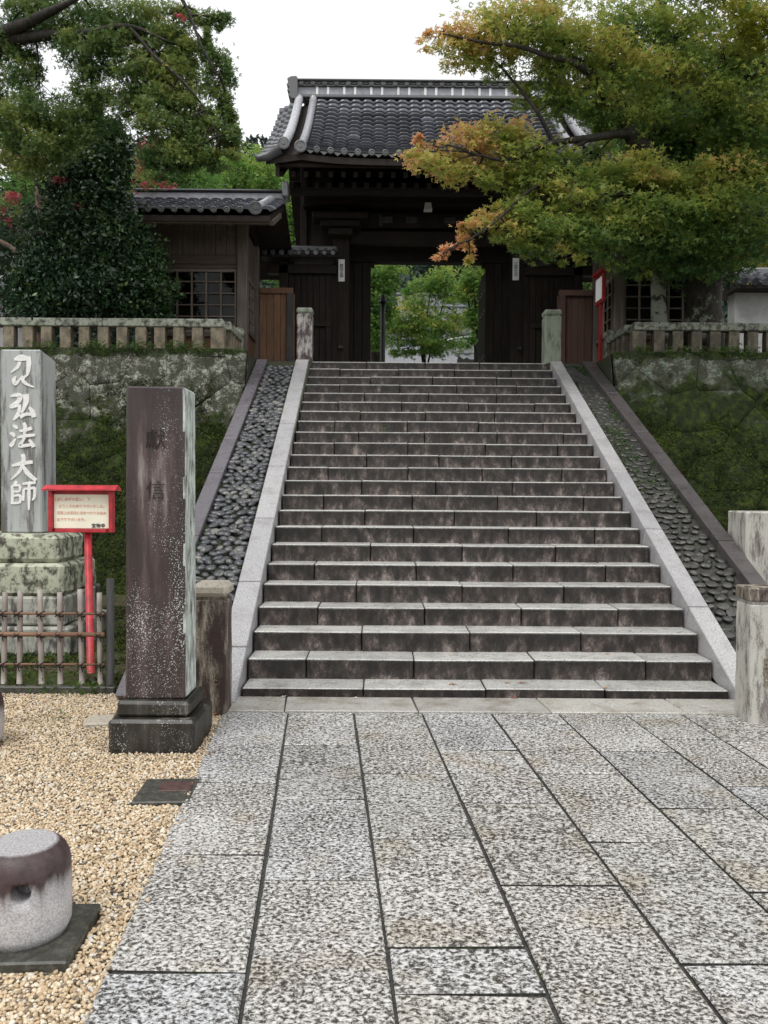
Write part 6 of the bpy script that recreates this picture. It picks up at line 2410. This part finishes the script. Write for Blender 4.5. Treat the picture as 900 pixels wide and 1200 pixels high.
back_tree(562, 20.5, 340, [(555, 330, 20.2, 20, 16, .45), (562, 355, 20.2, 18, 22, .4), (548, 345, 20.2, 12, 14, .5), (560, 385, 20.2, 14, 16, .35), (560, 310, 20.2, 22, 10, .45), (550, 400, 20.2, 10, 6, .35)], 'green maple just inside the gate on the right', 'bright_leaf', 0.075, 1.4)
X = at(448.5, 400, 18.6).x
bm = bmesh.new()
tube(bm, [(X, 18.6, TOPZ - 0.02), (X, 18.6, at(448, 352, 18.6).z)], 0.055, 10)
t = thing('lamp_post', 'slim black pole standing in front of the green maple inside the gate', 'pole', (X, 18.6, TOPZ))
wbuild('pole', bm, 'black_metal', t)
bm = bmesh.new()
r = bmesh.ops.create_cone(bm, segments=12, radius1=0.10, radius2=0.05, depth=0.16, cap_ends=True)
bmesh.ops.transform(bm, matrix=Matrix.Translation((X, 18.6, at(448, 350, 18.6).z)), verts=bm.verts)
wbuild('pole_cap', bm, 'black_metal', t)


# ---- temple halls beyond the gate
def far_roof_mesh(x0, x1, yr, ye, zr, ze, pitch=0.30, curve=0.25):
    """corrugated sheet of tile rows seen from far"""
    nx = int((x1 - x0) / pitch) * 6
    ny = 12
    V = []
    for j in range(ny + 1):
        s = j / ny
        z = zr + (ze - zr) * ((1 + curve) * s - curve * s * s)
        for i in range(nx + 1):
            x = x0 + (x1 - x0) * i / nx
            V.append((x, yr + (ye - yr) * s, z + 0.05 * max(0, math.sin(2 * PI * (x - x0) / pitch)) + 0.02 * (j % 2)))
    a = np.arange(nx)[None, :] + (np.arange(ny) * (nx + 1))[:, None]
    a = a.ravel()
    return np_mesh('roof', np.array(V), np.stack([a, a + nx + 1, a + nx + 2, a + 1], -1), 'far_roof_tile')


def far_hall(label, x0, x1, yr, ye, zr, ze, wall=True):
    t = thing('temple_hall', label, 'building', ((x0 + x1) / 2, yr, TOPZ))
    for s in (0, 1):
        me = far_roof_mesh(x0, x1, yr, ye if s == 0 else 2 * yr - ye, zr, ze)
        me.transform(world_of(t).inverted())
        obj('roof', me, t)
    box('ridge', x0 - 0.1, x1 + 0.1, yr - 0.25, yr + 0.25, zr - 0.05, zr + 0.5, 'pale_ridge_tile', t, 0.05)
    box('ridge_cap', x0 - 0.2, x1 + 0.2, yr - 0.3, yr + 0.3, zr + 0.505, zr + 0.62, 'far_roof_tile', t, 0.03)
    if wall:
        box('wall', x0 + 0.8, x1 - 0.8, ye + 1.2, 2 * yr - ye - 1.2, TOPZ, ze + 0.2, 'dull_plaster', t)
        k = x0 + 0.9
        while k < x1 - 0.8:
            box('wall_post', k, k + 0.2, ye + 1.12, ye + 1.19, TOPZ, ze, 'dark_wood', t)
            k += 1.8
    return t


far_hall('large temple hall with pale grey roof seen through the gate behind the maples', 0.9, 9.5, 40, 34.5, 10.35, 7.9)
far_hall('lower grey roofed hall seen low through the gate left of centre', -1.5, 3.6, 29, 25.4, 6.75, 5.35)
t = far_hall('small hall with curved pale eave low at the right of the gate opening', 2.3, 4.6, 24.6, 23.0, 5.55, 5.15)
bm = bmesh.new()
c = at(556, 412, 22.8)
pts = [Vector((c.x + 1.1 * math.cos(a), 22.7, 5.28 + 0.42 * math.sin(a))) for a in [PI * k / 14 for k in range(15)]]
tube(bm, pts, 0.05, 6)
wbuild('curved_eave', bm, 'white_plaster', t)

# white-walled buildings at the frame's left and right edges
for left in (True, False):
    if left:
        x0, x1, Y, za, zb = -11.0, at(34, 350, 15.6).x, 15.6, TOPZ, at(20, 352, 15.6).z
    else:
        x0, x1, Y, za, zb = at(861, 350, 15.2).x, 12.0, 15.2, TOPZ, at(880, 343, 15.2).z
    t = thing('plastered_wall', 'white plastered wall with a small grey tiled roof at the far %s' % ('left beyond the camellia' if left else 'right beyond the maple trunk'), 'wall', ((x0 + x1) / 2, Y, TOPZ))
    box('wall', x0, x1, Y, Y + 0.3, za, zb, 'dull_plaster' if not left else 'dull_plaster', t)
    box('base_course', x0, x1, Y - 0.04, Y - 0.003, za, za + 0.25, 'slab_dark_stone', t)
    rf = box('roof', x0 - 0.1, x1 + 0.15, Y - 0.35, Y + 0.65, zb + 0.003, zb + 0.06, 'dark_wood', t)
    k = x0
    while k < x1 + 0.1:
        bm = bmesh.new()
        tube(bm, [(k, Y - 0.40, zb + 0.10), (k, Y + 0.12, zb + 0.34)], 0.07, 8)
        wbuild('roof_tile', bm, 'roof_tile', rf)
        k += 0.2
    box('ridge', x0 - 0.1, x1 + 0.15, Y + 0.05, Y + 0.28, zb + 0.30, zb + 0.48, 'far_roof_tile', rf, 0.03)


# ---- wooded hill
def hillz(x, y):
    r = min(max((y - 70) / 85, 0), 1)
    h = 52 * (r * r * (3 - 2 * r))
    h *= 1 + 0.10 * math.sin(x * 0.03 + 1.0) + 0.05 * math.sin(x * 0.11)
    return TOPZ - 0.5 + h


n = 50
xs = np.linspace(-150, 170, n); ys = np.linspace(70, 190, n)
V = np.array([(x, y, hillz(x, y)) for y in ys for x in xs])
i, j = np.meshgrid(np.arange(n - 1), np.arange(n - 1), indexing='ij')
a = (i * n + j).ravel()
o = obj('hill', np_mesh('hill', V, np.stack([a, a + 1, a + n + 1, a + n], -1), 'mossy_soil', smooth=True))
o['kind'] = 'structure'
Ps, Hs = [], []
for k in range(1500):
    x, y = rng.uniform(-75, 85), rng.uniform(84, 160)
    z = hillz(x, y)
    hgt, rr = rng.uniform(6, 10), rng.uniform(1.8, 2.8)
    m = 46
    tt = rng.uniform(0, 1, m)
    an = rng.uniform(0, 2 * PI, m)
    rad = rr * (1 - tt) ** 0.7 * rng.uniform(0.6, 1.05, m)
    Ps.append(np.stack([x + rad * np.cos(an), y + rad * np.sin(an), z + 0.5 + tt * hgt], -1))
    Hs.append(np.clip(rng.uniform(0.1, 0.9) + rng.normal(size=m) * 0.15, 0, 1))
o = leaves('hill_forest', np.concatenate(Ps), 1.05, np.concatenate(Hs), 'cedar_leaf', None, 'pair', 0.3, 0.8)
o['kind'] = 'stuff'
o['label'] = 'dark cedar forest covering the distant hill'

# ---- small plants, fallen leaves
def tuft(name, pts, size, n, label, cat):
    t = None
    P = np.concatenate([np.array(p) + rng.normal(size=(n, 3)) * np.array([0.05, 0.04, 0.03]) + np.array([0, 0, 0.03]) for p in pts])
    o = leaves(name, P, size, rng.uniform(0.2, 1, len(P)), 'weed_leaf', None, 'tuft', 0.3, -0.5)
    o['kind'] = 'stuff'
    return o


pts = []
for _ in range(26):
    x = random.uniform(-4.8, -2.25)
    pts.append((x, 11.48, TOPZ + 0.01))
for _ in range(16):
    pts.append((random.uniform(3.5, 5.2), 11.48, TOPZ + 0.01))
for _ in range(10):
    pts.append((random.uniform(-4.4, -2), 6.0 + random.uniform(0, .05), 0.0))
for _ in range(34):
    pts.append((random.uniform(-4.4, -1.6), random.uniform(6.15, 7.2), 0.01))
tuft('ground_weeds', pts, 0.035, 26, '', '')
pts = [(0.15, 6.81, 0.22), (-0.95, 11.2, 2.9), (0.02, 10.08, 2.2), (-1.42, 5.2, 0.0), (-2.2, 5.9, 0.0), (-2.05, 5.3, -0.01)]
tuft('joint_weeds', pts, 0.02, 22, '', '')
# moss over the bed behind the fence
n = 26000
X = rng.uniform(-5.0, -1.4, n); Y = rng.uniform(6.05, 9.8, n)
ok = np.array([mnoise.noise(Vector((X[k] * 2, Y[k] * 2, 0))) > -0.12 for k in range(n)])
P = np.stack([X, Y, 0.02 + np.clip((Y - 7.5) * 0.05, 0, 1) + rng.uniform(0, .02, n)], -1)[ok]
o = leaves('ground_moss', P, 0.026, rng.uniform(0, 1, len(P)), 'moss', None, 'tuft', 0.3, -0.3)
o['kind'] = 'stuff'

fl = [(530, 801, 0), (612, 801, 0), (601, 818, 0), (825, 828, 2), (595, 800, 1), (713, 766, 1), (863, 818, 1), (333, 817, 2), (419, 818, 2), (712, 806, 1), (250, 838, 1), (548, 722, 2)]
FL = ['tiny orange leaf at the middle of the lowest step, left of the other orange one', 'tiny orange leaf on the lowest step, right of centre', 'small orange leaf on the border course just under the lowest step',
      'pale petal on the border course near the right newel post', 'brown leaf speck on the lowest step beside the right orange leaf', 'reddish brown leaf on the second step right of centre', 'brown leaf at the right end of the lowest step by the curb',
      'pale petal at the foot of the lowest step near the left end', 'pale petal at the foot of the lowest step left of centre', 'brown leaf on the lowest step towards the right', 'brown leaf on the paving beside the left newel post', 'pale petal on the fourth step near the middle']
for k, (px, py, hue) in enumerate(fl):
    # drop onto the stair tread or paving under that pixel
    d = (at(px, py, 10) - Vector((0, 0, EYE))).normalized()
    hit = None
    for i in range(1, 8):
        z = stairZ(i) + 0.004
        yy = (z - EYE) / d.z * d.y
        if stairY(i) <= yy <= stairY(i) + 0.3:
            hit = Vector((0, 0, EYE)) + d * ((z - EYE) / d.z)
    if hit is None:
        hit = Vector((0, 0, EYE)) + d * ((0.010 - EYE) / d.z)
    P = np.array([[0, 0, 0]], float)
    me = leaves('fallen_leaf', P, 0.045, np.array([hue / 2]), 'fallen_leaf', None, 'maple', 0.97, 0)
    me.location = hit + Vector((0, 0, 0.004))
    me['group'] = 'fallen leaves on the steps and paving'
    me['category'] = 'leaf'
    me['label'] = FL[k]
